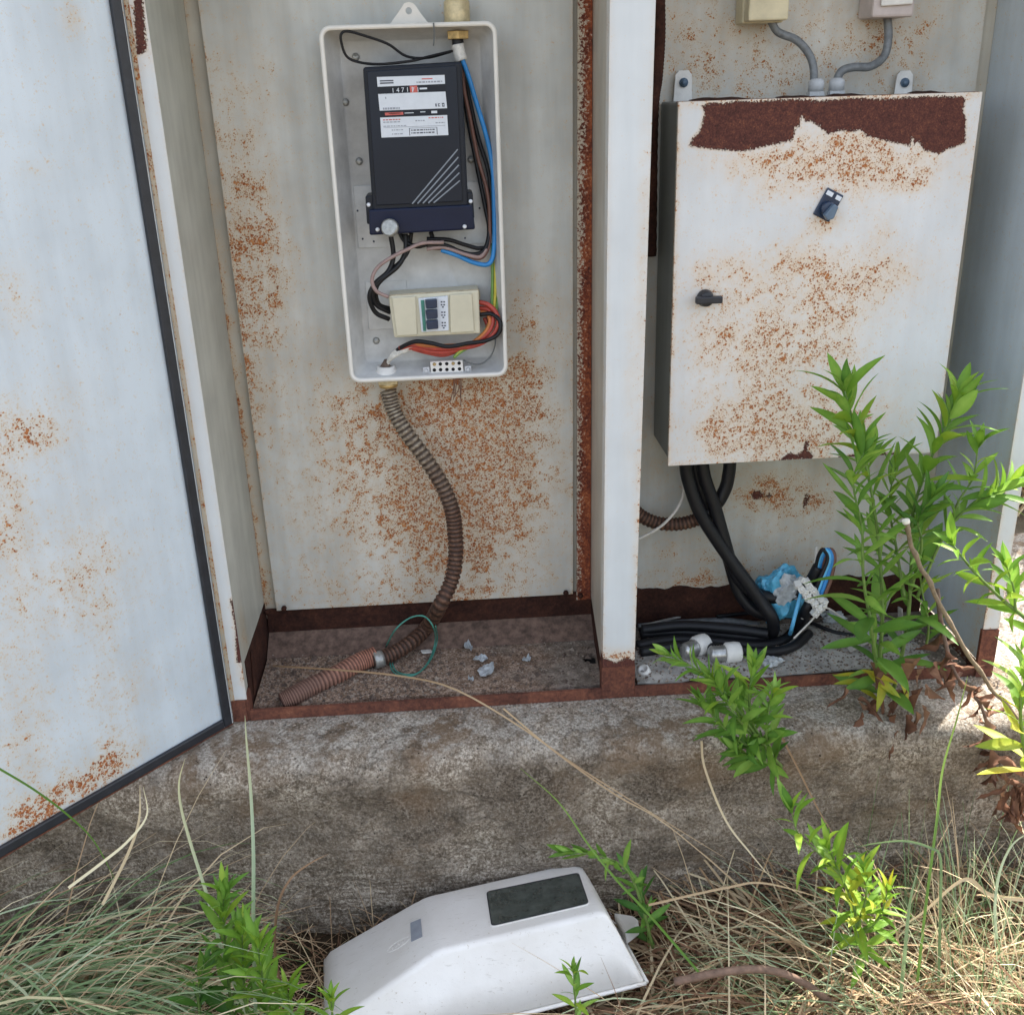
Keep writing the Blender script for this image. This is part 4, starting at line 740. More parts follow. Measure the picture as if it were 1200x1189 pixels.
cable('cable', 'lower black cable lying flat on the right bay floor near its front', 'wire_black', [Zp(746, 757, .022), Zp(790, 750, .022), Zp(840, 752, .022), Zp(885, 757, .022), Zp(915, 752, .022), Zp(932, 738, .028), Y(945, 715, .12), Y(955, 695, .125)], .0115, n=80)
cable('cable', 'thin black cable lying along the back of the right bay floor', 'wire_black', [Zp(750, 727, .02), Zp(790, 720, .02), Zp(840, 713, .02), Zp(880, 712, .02)], .007, n=40)
cable('cable', 'dusty dark cable between the black cables at the back of the right bay floor', 'tube_grey', [Zp(748, 735, .018), Zp(800, 730, .018), Zp(850, 728, .018), Zp(890, 733, .018)], .008, n=40)
cable('rod', 'thin pale rod lying across the back of the right bay floor', 'card_grey', [Zp(752, 733, .025), Zp(800, 722, .028), Zp(868, 710, .032)], .0024, 'rod', 20)
for k, (mat, dx, lab) in enumerate([('wire_cyan', 0, 'sky blue wire core'), ('wire_blue', 5, 'deep blue wire core'), ('wire_brown', 10, 'brown wire core'), ('wire_black', -3, 'black wire core')]):
    cable('wire', lab+' looping above the white connectors', mat, [Y(948+dx*.4, 690, .13), Y(956+dx*.5, 672, .13), Y(961+dx*.6, 652, .125), Y(967+dx*.7, 644, .12), Y(972+dx*.6, 655, .115), Y(963+dx, 680, .112), Y(955+dx, 700, .11)], .0042, 'wire', 30, 8)
cable('wire', 'blue wire dangling down from the white connectors', 'wire_cyan', [Y(940, 690, .12), Y(934, 712, .115), Y(928, 735, .11), Zp(925, 745, .02)], .004, 'wire', 20, 8)
cable('wire', 'pale wire standing behind the white connectors', 'wire_white', [Y(957, 640, .15), Y(955, 665, .14), Y(948, 700, .13), Y(940, 725, .12)], .003, 'wire', 20, 8)
for k, (pts_, r_, lab, mt) in enumerate([
    ([Zp(750, 764, .030), Zp(800, 757, .034), Zp(850, 760, .036), Zp(900, 764, .034), Zp(930, 757, .03), Zp(948, 742, .03)], .0095, 'flattened black cable nearest the fuses on the right bay floor', 'wire_black'),
    ([Zp(752, 738, .036), Zp(800, 733, .045), Zp(850, 736, .048), Zp(900, 742, .044)], .0105, 'black cable lying on top of the floor cable bundle', 'wire_black'),
    ([Zp(840, 722, .03), Zp(890, 718, .03), Zp(940, 726, .03), Zp(985, 742, .024), Zp(1040, 745, .022)], .004, 'thin black lead trailing right over the right bay floor', 'wire_black'),
    ([Y(930, 748, .09), Y(950, 728, .10), Y(968, 712, .10), Zp(1000, 735, .026), Zp(1030, 757, .024)], .0018, 'thin tan wire arching right of the white connectors', 'wire_white')]):
    cable('cable', lab, mt, pts_, r_, n=60)
# white connector strip
cs = thing('connector_strip', 'bent strip of small white screw connectors joined to the blue wires', 'connector', Y(950, 695, .10))
path = catmull([Y(938, 682, .105), Y(946, 690, .10), Y(952, 700, .098), Y(962, 708, .095), Y(958, 716, .095)], 9)
for i, p in enumerate(path):
    for sgn in (-1, 1):
        Mx = Matrix.Translation(Vector(p)+Vector((.006*sgn, .003*sgn, .004*sgn+random.uniform(-.002, .002)))) @ Matrix.Rotation(random.uniform(-.7, .7), 4, 'Y') @ Matrix.Rotation(random.uniform(-.5, .5), 4, 'X')
        m = MB(); m.box((-.0062, -.0065, -.0052), (.0062, .0065, .0052), M=Mx); q = tuple(Mx @ Vector((0, -.0065, 0))); m.lathe([(0, .0036), (.003, .0028)], q, tuple(Mx.to_3x3() @ Vector((0, -1, 0))), 8); m.build('connector', 'white_plastic', cs)
def crumple(name, label, mat, c, size, cat, seed, sub=4, amp=.35, group=None, flat=1):
    bm = bmesh.new(); bmesh.ops.create_icosphere(bm, subdivisions=sub, radius=1)
    for v in bm.verts:
        d = v.co.copy(); k = 1+amp*(noise.noise(d*1.6+Vector((seed, 0, 0)))+.7*abs(noise.noise(d*4+Vector((0, seed, 0))))-.2)
        v.co = Vector((d.x*size[0]*k, d.y*size[1]*k, d.z*size[2]*k))
    me = bpy.data.meshes.new(name); bm.to_mesh(me); bm.free(); me.materials.append(MATS[mat]); o = bpy.data.objects.new(name, me); COL.objects.link(o); o.location = tuple(c); return tag(o, label, cat, group)
crumple('plastic_bag', 'crumpled bright blue plastic bag behind the black cables', 'bag_blue', Y(914, 696, .165), (.050, .032, .056), 'bag', 3)
crumple('plastic_scrap', 'crumpled whitish plastic scrap in front of the blue bag', 'foil_grey', Y(928, 690, .135), (.030, .008, .030), 'scrap', 9, amp=.6)
crumple('plastic_scrap', 'pale crumpled plastic piece right of the white connectors', 'foil_grey', Zp(1000, 700, .035), (0.030, 0.018, 0.015), 'scrap', 20, amp=.7)
crumple('plastic_scrap', 'small whitish plastic piece low beside the white connectors', 'foil_grey', Zp(975, 722, .035), (0.022, 0.013, 0.011), 'scrap', 21, amp=.7)
crumple('plastic_scrap', 'grey scrap lying before the leafy weed stem', 'foil_grey', Zp(1020, 742, .035), (0.020, 0.012, 0.010), 'scrap', 22, amp=.7)
crumple('plastic_scrap', 'tiny pale scrap at the front of the insulation sheet', 'foil_grey', Zp(905, 775, .035), (0.016, 0.010, 0.008), 'scrap', 23, amp=.7)
# two ceramic fuses and a white cap
def fuse(px, py, ang, lab):
    c = Zp(px, py, .036); g = thing('screw_fuse', lab, 'fuse', c, 'loose screw fuses on the bay floor'); d = np.array([math.cos(ang), math.sin(ang), 0])
    m = MB(); m.lathe([(-.033, .0), (-.033, .010), (-.028, .0155)]+[(-.028+.0026*k, .0165 if k % 2 else .0145) for k in range(1, 10)]+[(-.001, .0155)], c, d, 20); m.build('threaded_cap', 'thread_metal', g)
    m = MB(); m.lathe([(-.001, .018), (.003, .0205), (.020, .0205), (.028, .019), (.031, .013), (.028, .012), (.024, 0)], c, d, 14); m.build('ceramic_body', 'white_plastic', g, bevel=.001)
fuse(815, 758, .55, 'left of the two white and silver screw fuses on the right bay floor')
fuse(850, 765, .05, 'right of the two white and silver screw fuses on the right bay floor')
c = Zp(758, 786, .022); m = MB(); m.lathe([(0, .011), (.018, .0115), (.019, .008), (.010, .0075)], c-[0, 0, .008], (-.5, -.3, 1), 18); tag(m.build('bottle_cap', 'white_plastic'), 'small white plastic cap beside the centre post foot', 'cap')
# insulation sheet on the bay floor
m = MB(); a = []; n = 40
for i in range(n+1):
    t = i/n; a.append((.712+(1.27-.712)*t, .014+.01*fbm(t*3, 0, 2, 2), .018))
P_ = a+[(1.28, .19, .018), (.95, .205, .018), (.80, .16, .018), (.715, .12, .018)]
m.prism(P_, (0, 0, .0045)); tag(m.build('insulation_sheet', 'card_grey'), 'thin grey insulation sheet covering the right bay floor', 'sheet')
for k, (x, yv, lx, an, lab) in enumerate([(1.16, .10, .07, 1.1, 'grey slat leaning at the right end of the bay floor'), (1.20, .12, .09, 1.35, 'tallest grey slat leaning at the right end of the bay floor'), (1.24, .09, .075, 1.7, 'rightmost grey slat leaning on the bay side wall'), (1.13, .07, .06, .5, 'low tilted slat in front of the leaning ones')]):
    Mx = Matrix.Translation((x, yv, .03)) @ Matrix.Rotation(-an, 4, 'Y') @ Matrix.Rotation(.25, 4, 'X'); m = MB(); m.box((0, -.006, -.001), (lx, .006, .0012), M=Mx); tag(m.build('slat', 'card_grey'), lab, 'slat')
# ---- small things on the left bay floor
def scrap(label, px, py, w_, h_, rot, seed):
    c = Zp(px, py, .0125); vs = []; n = 6; r = random.Random(seed)
    for j in range(n+1):
        for i in range(n+1):
            u, v = i/n-.5, j/n-.5; k = 1-.25*abs(u*2)*abs(v*2)*(1+r.random())
            x, y = u*w_*k, v*h_*k; z = .004+.012*abs(noise.noise(Vector((u*3+seed, v*3, 1))))+.008*max(0, u*v*4)
            vs.append((c[0]+x*math.cos(rot)-y*math.sin(rot), c[1]+x*math.sin(rot)+y*math.cos(rot), c[2]+z))
    m = MB(); m.add(vs, [(j*(n+1)+i, j*(n+1)+i+1, (j+1)*(n+1)+i+1, (j+1)*(n+1)+i) for j in range(n) for i in range(n)]); o = m.build('foil_scrap', 'foil_grey'); sm = o.modifiers.new('solid', 'SOLIDIFY'); sm.thickness = .001
    tag(o, label, 'scrap', 'grey foil scraps on the bay floor')
scrap('largest crumpled grey foil scrap on the left bay floor', 570, 788, .03, .05, -.5, 1)
scrap('small grey foil scrap just behind the largest one', 549, 761, .016, .03, .4, 2)
scrap('pale grey scrap joined above the largest foil scrap', 563, 775, .03, .02, .1, 3)
scrap('rightmost small foil scrap, nearest the round floor hole', 617, 776, .018, .016, .2, 4)
scrap('tiny foil scrap left of the others beside the green wire', 552, 799, .012, .006, -.3, 6)
m = MB()
lp = [Zp(455, 768, .02), Zp(462, 788, .014), Zp(485, 791, .014), Zp(502, 775, .016), Zp(510, 752, .035), Y(508, 735, .10), Y(497, 722, .11), Y(480, 724, .11), Y(463, 738, .10), Zp(452, 758, .03)]
m.tube(lp, .0016, 6, n=60); m.tube([p+np.array([.004, .002, .002]) for p in lp[:6]], .0014, 6, n=30); gw_ = thing('wire_loop', 'thin green seal wire loop round the conduit end with a pale tag', 'wire', lp[0]); m.build('loop', 'wire_teal', gw_)
c = Zp(500, 764, .016); m = MB(); m.box((-.011, -.006, 0), (.011, .006, .003), M=Matrix.Translation(Vector(c)) @ Matrix.Rotation(.4, 4, 'Z') @ Matrix.Rotation(.2, 4, 'Y')); m.build('seal_tag', 'tape_white', gw_, bevel=.001)
# grit
def grit(name, label, mat, n, region, size, z, mats=None, seed=1):
    r = random.Random(seed); m = MB()
    for _ in range(n):
        x, y = region(r); s_ = size*r.uniform(.4, 1)**1.5*1.0; ph = r.uniform(0, 6)
        vs = [(x+s_*math.cos(ph+k*2.1)*r.uniform(.6, 1), y+s_*math.sin(ph+k*2.1)*r.uniform(.6, 1), z(x, y)) for k in range(3)]+[(x, y, z(x, y)+s_*r.uniform(.4, .9))]
        m.add(vs, [(0, 1, 3), (1, 2, 3), (2, 0, 3)])
    tag(m.build(name, mat), label, 'grit', kind='stuff')
Lr = lambda r: (r.uniform(.008, .64)*1.0 if r.random() < .5 else r.uniform(.008, .35), r.uniform(.008, .236))
grit('floor_grit', 'pale grit and paint crumbs scattered over the left bay floor', 'gravel_pale', 1500, Lr, .0042, lambda x, y: .0116 if y > .03 else .0042, seed=2)
grit('floor_grit', 'dark rust crumbs scattered over the left bay floor', 'gravel_dark', 1800, Lr, .0055, lambda x, y: .0116 if y > .03 else .0042, seed=3)
grit('floor_grit', 'grey dust and crumbs over the right bay floor', 'gravel_pale', 1300, lambda r: (r.uniform(.71, 1.34), r.uniform(.01, .2)), .0045, lambda x, y: .0226, seed=4)
grit('floor_grit', 'dark crumbs and litter over the right bay floor', 'gravel_dark', 1600, lambda r: (r.uniform(.71, 1.34), r.uniform(.01, .2)), .0048, lambda x, y: .0226, seed=14)
grit('floor_flakes', 'larger rusty flakes lying on the left bay floor', 'gravel_dark', 110, Lr, .012, lambda x, y: .0117 if y > .03 else .0045, seed=31)
grit('floor_flakes', 'larger pale paint chips lying on the left bay floor', 'gravel_pale', 70, Lr, .009, lambda x, y: .0117 if y > .03 else .0045, seed=32)
grit('plinth_grit', 'loose mortar crumbs along the plinth top in front of the rail', 'gravel_pale', 900, lambda r: (r.uniform(.0, 1.5), -abs(r.gauss(0, .025))), .005, lambda x, y: -.001, seed=5)

# ================================================================== FALLEN COVER
import numpy.linalg as LA
def rodr(w):
    t = LA.norm(w); k = w/t; K = np.array([[0, -k[2], k[1]], [k[2], 0, -k[0]], [-k[1], k[0], 0]]); return np.eye(3)+math.sin(t)*K+(1-math.cos(t))*K@K
Rm = rodr(np.array([-.2221, 3.0352, -.3587])); T_ = np.array([.6697, -.3332, -.3456])
def G(u, v, w_): return T_+Rm@np.array([u, v, -w_])
d1, d2, u1, Wc, Lc, e1, e2 = .1261, .0482, .3324, .2482, .5324, .030, .046
cv = thing('meter_box_cover', 'white plastic meter box cover with a small window lying in the grass below the plinth', 'cover', G(.3, .1, 0))
def cprof(t):      # section outline at station u, from the rim up and over
    pass
NU = 40; us = [e2*(1-math.cos(PI/2*k/5))/1 for k in range(6)]
st = []
def depth(u):
    return d1 if u <= u1 else d1+(d2-d1)*(u-u1)/(Lc-u1)
def section(u, dp, ex):   # closed ring from near rim over the front to far rim (rounded shoulders), ex: inset of front at depth dp
    out = []; r = .012
    e = ex
    pts = [(0, 0), (e*.5, dp*.5)]
    for k in range(7): a = PI*(.5)*k/6; pts.append((e+r-r*math.cos(a), dp-r+r*math.sin(a)))
    pts += [(Wc*.35, dp+.0008), (Wc*.65, dp+.0008)]
    for k in range(7): a = PI*.5*(1-k/6); pts.append((Wc-e-r+r*math.cos(a), dp-r+r*math.sin(a)))
    pts += [(Wc-e*.5, dp*.5), (Wc, 0)]
    return [G(u, v, w_) for v, w_ in pts]
rings = []
# top end wall (u from 0 to e2) with rounded shoulder
for (u, dp) in [(0.0, .004), (.010, .03), (.020, .06), (.030, .09), (.0375, .108), (.042, .118), (.048, .1235), (.056, .1258)]: rings.append(section(u, dp, e1*dp/d1))
for u in np.linspace(.075, u1-.012, 14): rings.append(section(u, d1, e1))
for u in (u1-.004, u1+.004, u1+.012): rings.append(section(u, depth(u)-.0008, e1*depth(u)/d1))
for u in np.linspace(u1+.02, Lc-.02, 12): rings.append(section(u, depth(u), e1*depth(u)/d1))
rings += [section(Lc-.012, d2-.001, e1*.4), section(Lc-.006, d2-.006, e1*.35), section(Lc-.003, d2*.6, e1*.25), section(Lc, .004, 0)]
m = MB(); n = len(rings[0]); vs = [v for r_ in rings for v in r_]
WU0, WU1, WV0, WV1 = .078, .215, .075, .185
fs = []
for i in range(len(rings)-1):
    for j in range(n-1): fs.append((i*n+j, i*n+j+1, (i+1)*n+j+1, (i+1)*n+j))
m.add(vs, fs, smooth=True); shell = m.build('shell', 'cover_plastic', cv); sm = shell.modifiers.new('solid', 'SOLIDIFY'); sm.thickness = .003; sm.offset = -1
# rim bead
m = MB(); m.tube([G(u, -.002, .003) for u in np.linspace(0, Lc, 20)]+[G(Lc+.002, v, .003) for v in np.linspace(.01, Wc-.01, 8)]+[G(u, Wc+.002, .003) for u in np.linspace(Lc, 0, 20)]+[G(-.002, v, .003) for v in np.linspace(Wc-.01, .0, 8)], .0035, 8); m.build('rim_bead', 'cover_plastic', cv)
# window: corners from the photo on the cover's front plane
n_ = -Rm[:, 2]; P0_ = G(.1, .1, d1+.0012)
def CW(px, py, off=0): return UP_(px, py, P0_+n_*off, n_)
def rpoly(Q, r, off, k=5):
    out = []; Q = [CW(*q, off) for q in Q]
    for i in range(len(Q)):
        p, a, b = Q[i], Q[i-1], Q[(i+1) % len(Q)]; ua = (a-p)/LA.norm(a-p); ub = (b-p)/LA.norm(b-p)
        for s_ in range(k+1):
            t = s_/k; out.append(p+ua*r*(1-t)**2+ub*r*t**2)
    return out
WQ = [(571, 1045), (677, 1023), (689, 1057), (577, 1083)]
m = MB(); m.prism(rpoly([(568.5, 1043), (678.5, 1020.5), (691.5, 1058.5), (574.5, 1086)], .010, .0006), -n_*.004); m.build('window_frame', 'cover_plastic', cv)
m = MB(); m.prism(rpoly([(569.6, 1044), (678, 1021.6), (690.4, 1057.9), (575.7, 1084.7)], .0095, .0009), -n_*.003); m.build('window_outline', 'rubber_black', cv)  # dark outline along the window lip
m = MB(); m.prism(rpoly(WQ, .008, .0014), -n_*.004); m.build('window', 'window_glass', cv)
# rating sticker, logo ellipse and screw on the sloping lower front
sa = G(u1, e1, d1); sb = G(u1, Wc-e1, d1); sc_ = G(Lc, .1, d2); sn = np.cross(sb-sa, sc_-sa); sn /= LA.norm(sn); sn = sn if sn@n_ > 0 else -sn
def SW(px, py, off=.0012): return UP_(px, py, sa+sn*off, sn)
m = MB(); m.prism([SW(481, 1081), (SW(493, 1076)), SW(495, 1097), SW(482, 1103)], sn*.0006); m.build('sticker', 'print_grey', cv)
c = SW(467, 1106, .0008); t1 = SW(480, 1098, .0008)-c; t1 /= LA.norm(t1); t2 = np.cross(sn, t1)
m = MB(); m.tube([c+t1*.022*math.cos(a)+t2*.010*math.sin(a) for a in np.linspace(0, 2*PI, 30)], .0007, 5); m.build('embossed_oval', 'cover_plastic', cv)
m = MB()
for k in range(4): a = c+t1*(-.012+.0065*k); m.tube([a-t2*.004, a+t2*.004+t1*.002], .0006, 5)
tag(m.build('embossed_lettering', 'cover_plastic', cv), kind='stuff')
c = G(Lc-.025, .12, d2-.001); m = MB(); m.lathe([(-.002, .009), (.005, .008), (.006, 0)], c, n_, 16); m.build('red_screw', 'rust_mid', cv)
# fixing ear at the window end
a_, b_ = G(-.002, .13, .02), G(-.002, .19, .02)
m = MB(); m.prism([G(.0, .10, .012), G(-.03, .12, .012), G(-.034, .135, .012), G(-.03, .15, .012), G(.0, .175, .012)], n_*.022); m.build('fixing_ear', 'cover_plastic', cv, bevel=.004)

# ================================================================== PLANTS
def leaf_mesh(name, mat, wid, curl, fold, twist=0, tone=.5, nseg=7, wave=0):
    m = MB(); vs = []; 
    for i in range(nseg+1):
        t = i/nseg; w_ = wid*(math.sin(PI*min(1, t*.93+.05))**.85)*(1-.25*t); 
        if i == nseg: w_ = .002
        z = curl*t*t; x = t*(1-.12*abs(curl)*t); tw = twist*t; f = fold*w_
        wv = wave*math.sin(t*14)*w_
        for sg in (-1, 0, 1): 
            yy, zz = sg*w_, (f if sg else 0)+wv*sg
            vs.append((x, yy*math.cos(tw)-zz*math.sin(tw), z+yy*math.sin(tw)+zz*math.cos(tw)))
    m.add(vs, [(i*3+j, i*3+j+1, (i+1)*3+j+1, (i+1)*3+j) for i in range(nseg) for j in range(2)], tone=tone, smooth=True)
    me = bpy.data.meshes.new(name); me.from_pydata(m.v, [], m.f); me.materials.append(MATS[mat]); me.polygons.foreach_set('use_smooth', m.smooth)
    tn = [.5+.18*(k % 3 == 1)-.02*(k//3) for k in range(len(m.v))]; me.attributes.new('tone', 'FLOAT', 'POINT').data.foreach_set('value', tn); return me
LEAF = {}
for mat, key in (('leaf_green', 'g'), ('leaf_dark', 'd'), ('leaf_lime', 'l'), ('leaf_yellow', 'y')):
    LEAF[key] = [leaf_mesh('leaf_'+key, mat, random.uniform(.105, .175), random.uniform(-.5, .15), random.uniform(.25, .6), random.uniform(-.5, .5)) for _ in range(6)]
LEAF['x'] = [leaf_mesh('leaf_dead', 'leaf_dead', random.uniform(.10, .17), random.uniform(-.9, -.2), random.uniform(.5, 2.2), random.uniform(-3.2, 3.2), wave=.9, nseg=9) for _ in range(5)]
def put_leaf(parent, P, d, up, L, key):
    d = Vector(d).normalized(); side = Vector(up).cross(d); side = side.normalized() if side.length > 1e-4 else Vector((1, 0, 0)); nn = d.cross(side)
    M = Matrix((d, side, nn)).transposed().to_4x4(); M = Matrix.Translation(Vector(P)) @ M @ Matrix.Rotation(random.gauss(0, .35), 4, 'X') @ Matrix.Scale(L, 4)
    o = bpy.data.objects.new('leaf', random.choice(LEAF[key])); COL.objects.link(o); par(o, parent); o.matrix_basis = M
def stem_with_leaves(parent, path, r0, n, L0, L1, keys, t0=.1, smat='stem_green', spread0=1.25, spread1=.45, tipn=4, droop=.0):
    P = catmull(path, 40); m = MB(); m.tube(P, lambda t: r0*(1-.65*t), 7, n=40); m.build('stem', smat, parent)
    ph = random.uniform(0, 6)
    for i in range(n):
        t = t0+(1-t0)*(i/(n-1))**.9; k = min(38, int(t*39)); p = P[k]+(P[k+1]-P[k])*(t*39-k); d = P[k+1]-P[k]; d = Vector(d/LA.norm(d))
        ph += 2.4+random.uniform(-.3, .3); a = d.orthogonal().normalized(); b = d.cross(a); out = a*math.cos(ph)+b*math.sin(ph)
        sp = spread0+(spread1-spread0)*t+random.uniform(-.15, .15); dr = d*math.cos(sp)+out*math.sin(sp)+Vector((0, 0, -droop*(1-t)))
        L = (L0+(L1-L0)*t)*random.choice([random.uniform(.8, 1.2), random.uniform(.45, 1.3)]); key = keys[min(len(keys)-1, int(t*len(keys)))] ; key = random.choice(key)
        put_leaf(parent, p+np.array(out)*r0*.5, dr, d, L, key)
    for j in range(tipn):
        a = d.orthogonal().normalized(); b = d.cross(a); an = 2*PI*j/tipn+ph; out = a*math.cos(an)+b*math.sin(an)
        put_leaf(parent, P[-1], d+out*random.uniform(.15, .45), -out, L1*random.uniform(.7, 1.0), random.choice(keys[-1]))
    return P
px2 = lambda y: None
# tall leafy weed with several stems in front of the right bay
wd = thing('leafy_weed', 'tall green leafy weed with several upright stems rooted at the plinth edge', 'weed', Y(1030, 838, -.055))
S = stem_with_leaves
S(wd, [Y(1035, 838, -.055), Y(1030, 790, -.075), Y(1034, 720, -.09), Y(1030, 640, -.095), Y(1018, 560, -.10), Y(1000, 500, -.10), Y(990, 458, -.10)], .0042, 62, .100, .068, ['gd', 'gg', 'g', 'gl', 'gl'], droop=.15)
S(wd, [Y(1030, 800, -.08), Y(1022, 740, -.12), Y(1012, 680, -.14), Y(1010, 620, -.14), Y(1000, 565, -.13), Y(1012, 530, -.125)], .0034, 36, .098, .064, ['gd', 'g', 'g'], droop=.1)
S(wd, [Y(1042, 830, -.05), Y(1062, 740, -.04), Y(1068, 660, -.04), Y(1070, 600, -.045), Y(1088, 545, -.05), Y(1108, 500, -.055), Y(1122, 468, -.06)], .0040, 56, .095, .072, ['gd', 'g', 'g', 'gl', 'gl'], droop=.1)
S(wd, [Y(1060, 700, -.04), Y(1050, 640, -.02), Y(1042, 590, -.01), Y(1050, 545, .0)], .003, 22, .085, .06, ['g', 'gl'], t0=.2)
S(wd, [Y(1068, 690, -.05), Y(1080, 640, -.08), Y(1076, 610, -.09), Y(1090, 585, -.10)], .003, 18, .07, .055, ['g', 'gd'], t0=.2)
S(wd, [Y(1075, 700, -.05), Y(1100, 640, -.06), Y(1125, 603, -.07), Y(1160, 580, -.08), Y(1196, 556, -.09)], .0032, 26, .075, .065, ['g', 'g', 'gl'], t0=.35, spread0=1.0)
S(wd, [Y(1110, 625, -.06), Y(1122, 590, -.07), Y(1140, 560, -.075), Y(1146, 525, -.08)], .0026, 12, .062, .058, ['g', 'gl'], t0=.3)
S(wd, [Y(1085, 760, -.04), Y(1088, 730, -.05), Y(1080, 690, -.06), Y(1078, 660, -.065)], .0026, 16, .05, .035, ['gd', 'gl'], t0=.1)
for _ in range(10):
    p = Y(random.uniform(1005, 1060), random.uniform(775, 812), -.08); put_leaf(wd, p, (random.uniform(-1, 1), random.uniform(-.8, .2), random.uniform(-.5, .5)), (0, 0, 1), random.uniform(.04, .07), random.choice('yyg'))
for _ in range(34):
    p = Y(random.gauss(1062, 32), random.uniform(770, 868), random.uniform(-.13, -.06)); put_leaf(wd, p, (random.uniform(-1, 1), random.uniform(-.8, .3), random.uniform(-1.2, .1)), (random.uniform(-1, 1), 0, 1), random.uniform(.035, .065), 'x')
# cut woody stem and withered branch
cw = thing('cut_stem', 'bare woody stem with a pale cut tip slanting across the leafy weed', 'branch', Y(1215, 865, -.17))
P = [Y(1062, 612, -.15), Y(1070, 645, -.15), Y(1088, 680, -.155), Y(1112, 728, -.16), Y(1150, 790, -.165), Y(1185, 832, -.17), Y(1225, 872, -.175)]
m = MB(); m.tube([p+np.array([0, 0, .003*math.sin(9*i)]) for i, p in enumerate(catmull(P, 16))], lambda t: .0040-.0008*t+.0009*(math.sin(t*41) > .8), 8, n=60); m.build('stem', 'stem_woody', cw)
m = MB(); m.lathe([(-.001, .0058), (.0045, .0062), (.005, 0)], P[0], P[0]-P[1], 12, smooth=False); m.build('cut_end', 'stem_cut', cw)
wb = thing('withered_branch', 'withered brown stem with curled dead leaves hanging over the plinth edge', 'branch', Y(1165, 880, -.16))
S(wb, [Y(1098, 690, -.06), Y(1105, 740, -.08), Y(1120, 790, -.11), Y(1150, 828, -.15), Y(1162, 880, -.16), Y(1168, 905, -.16)], .0045, 30, .055, .045, ['x'], smat='dead_wood', t0=.2, droop=.8, tipn=0)
# lime sprig reaching in from the right
ls = thing('leafy_weed', 'bright lime sprig reaching in from the right edge beside the cabinet wall', 'weed', Y(1230, 760, -.22))
S(ls, [Y(1240, 770, -.24), Y(1205, 728, -.24), Y(1172, 700, -.235), Y(1140, 668, -.23), Y(1118, 640, -.23)], .0038, 26, .068, .05, ['l', 'l', 'l'], t0=.05, spread0=1.1, spread1=.7)
S(ls, [Y(1190, 715, -.24), Y(1188, 690, -.24), Y(1180, 665, -.24)], .0025, 10, .055, .05, ['l', 'gl'], t0=.2)
ye = thing('leafy_weed', 'yellowing weed with broad pointed leaves at the right edge over the plinth', 'weed', Y(1225, 930, -.28))
S(ye, [Y(1222, 945, -.30), Y(1206, 900, -.30), Y(1198, 860, -.30), Y(1196, 820, -.30), Y(1204, 790, -.30)], .0045, 26, .088, .06, ['y', 'y', 'yl', 'l'], t0=.15, spread0=1.35, spread1=.6)
for _ in range(16):
    p = Y(random.gauss(1190, 10), random.uniform(905, 945), -.30+random.uniform(-.02, .02)); put_leaf(ye, p, (random.uniform(-1, .6), random.uniform(-.8, .3), random.uniform(-1.3, -.2)), (random.uniform(-1, 1), 0, 1), random.uniform(.035, .06), 'x')
# weed growing out of the plinth below the post
pw = thing('leafy_weed', 'bushy green weed leaning left out of the plinth face below the two fuses', 'weed', Y(928, 908, -.13))
S(pw, [Y(916, 898, -.14), Y(900, 880, -.17), Y(878, 850, -.19), Y(850, 812, -.20), Y(818, 785, -.20), Y(786, 768, -.20)], .0032, 36, .070, .040, ['gd', 'g', 'g', 'gl'], t0=.1)
S(pw, [Y(905, 890, -.17), Y(882, 845, -.19), Y(878, 812, -.20), Y(884, 784, -.20)], .0026, 28, .068, .044, ['g', 'g', 'gl'], t0=.1)
S(pw, [Y(905, 885, -.17), Y(870, 870, -.19), Y(846, 850, -.20), Y(826, 825, -.20)], .0026, 26, .066, .048, ['gd', 'g'], t0=.1)
S(pw, [Y(915, 900, -.14), Y(890, 890, -.19), Y(866, 880, -.20)], .0024, 20, .060, .05, ['dg', 'g'], t0=.1)
S(pw, [Y(905, 885, -.17), Y(898, 860, -.20), Y(900, 835, -.20), Y(906, 812, -.20)], .0026, 20, .060, .04, ['g', 'gl'], t0=.1)
S(pw, [Y(890, 870, -.17), Y(862, 838, -.21), Y(848, 815, -.21), Y(838, 800, -.21)], .0026, 22, .062, .045, ['g', 'gl'], t0=.1)
# sunlit weed at the lower right
lw = thing('leafy_weed', 'bright sunlit yellow green weed in the grass at lower right', 'weed', Y(1010, 1120, -.36))
S(lw, [Y(1012, 1118, -.36), Y(1005, 1090, -.37), Y(1000, 1060, -.37), Y(985, 1025, -.37), Y(972, 995, -.37)], .0036, 34, .074, .060, ['l', 'ly', 'l'], t0=.02, spread0=1.4)
S(lw, [Y(1005, 1085, -.37), Y(1015, 1050, -.38), Y(1012, 1020, -.38)], .0028, 20, .055, .04, ['ly', 'l'], t0=.1)
S(lw, [Y(1008, 1095, -.37), Y(1030, 1075, -.38), Y(1040, 1045, -.38)], .0028, 18, .055, .04, ['l', 'ly'], t0=.1)
S(lw, [Y(985, 1025, -.37), Y(958, 998, -.37), Y(935, 975, -.37), Y(928, 952, -.37)], .0020, 9, .058, .056, ['l', 'gl'], t0=.25)
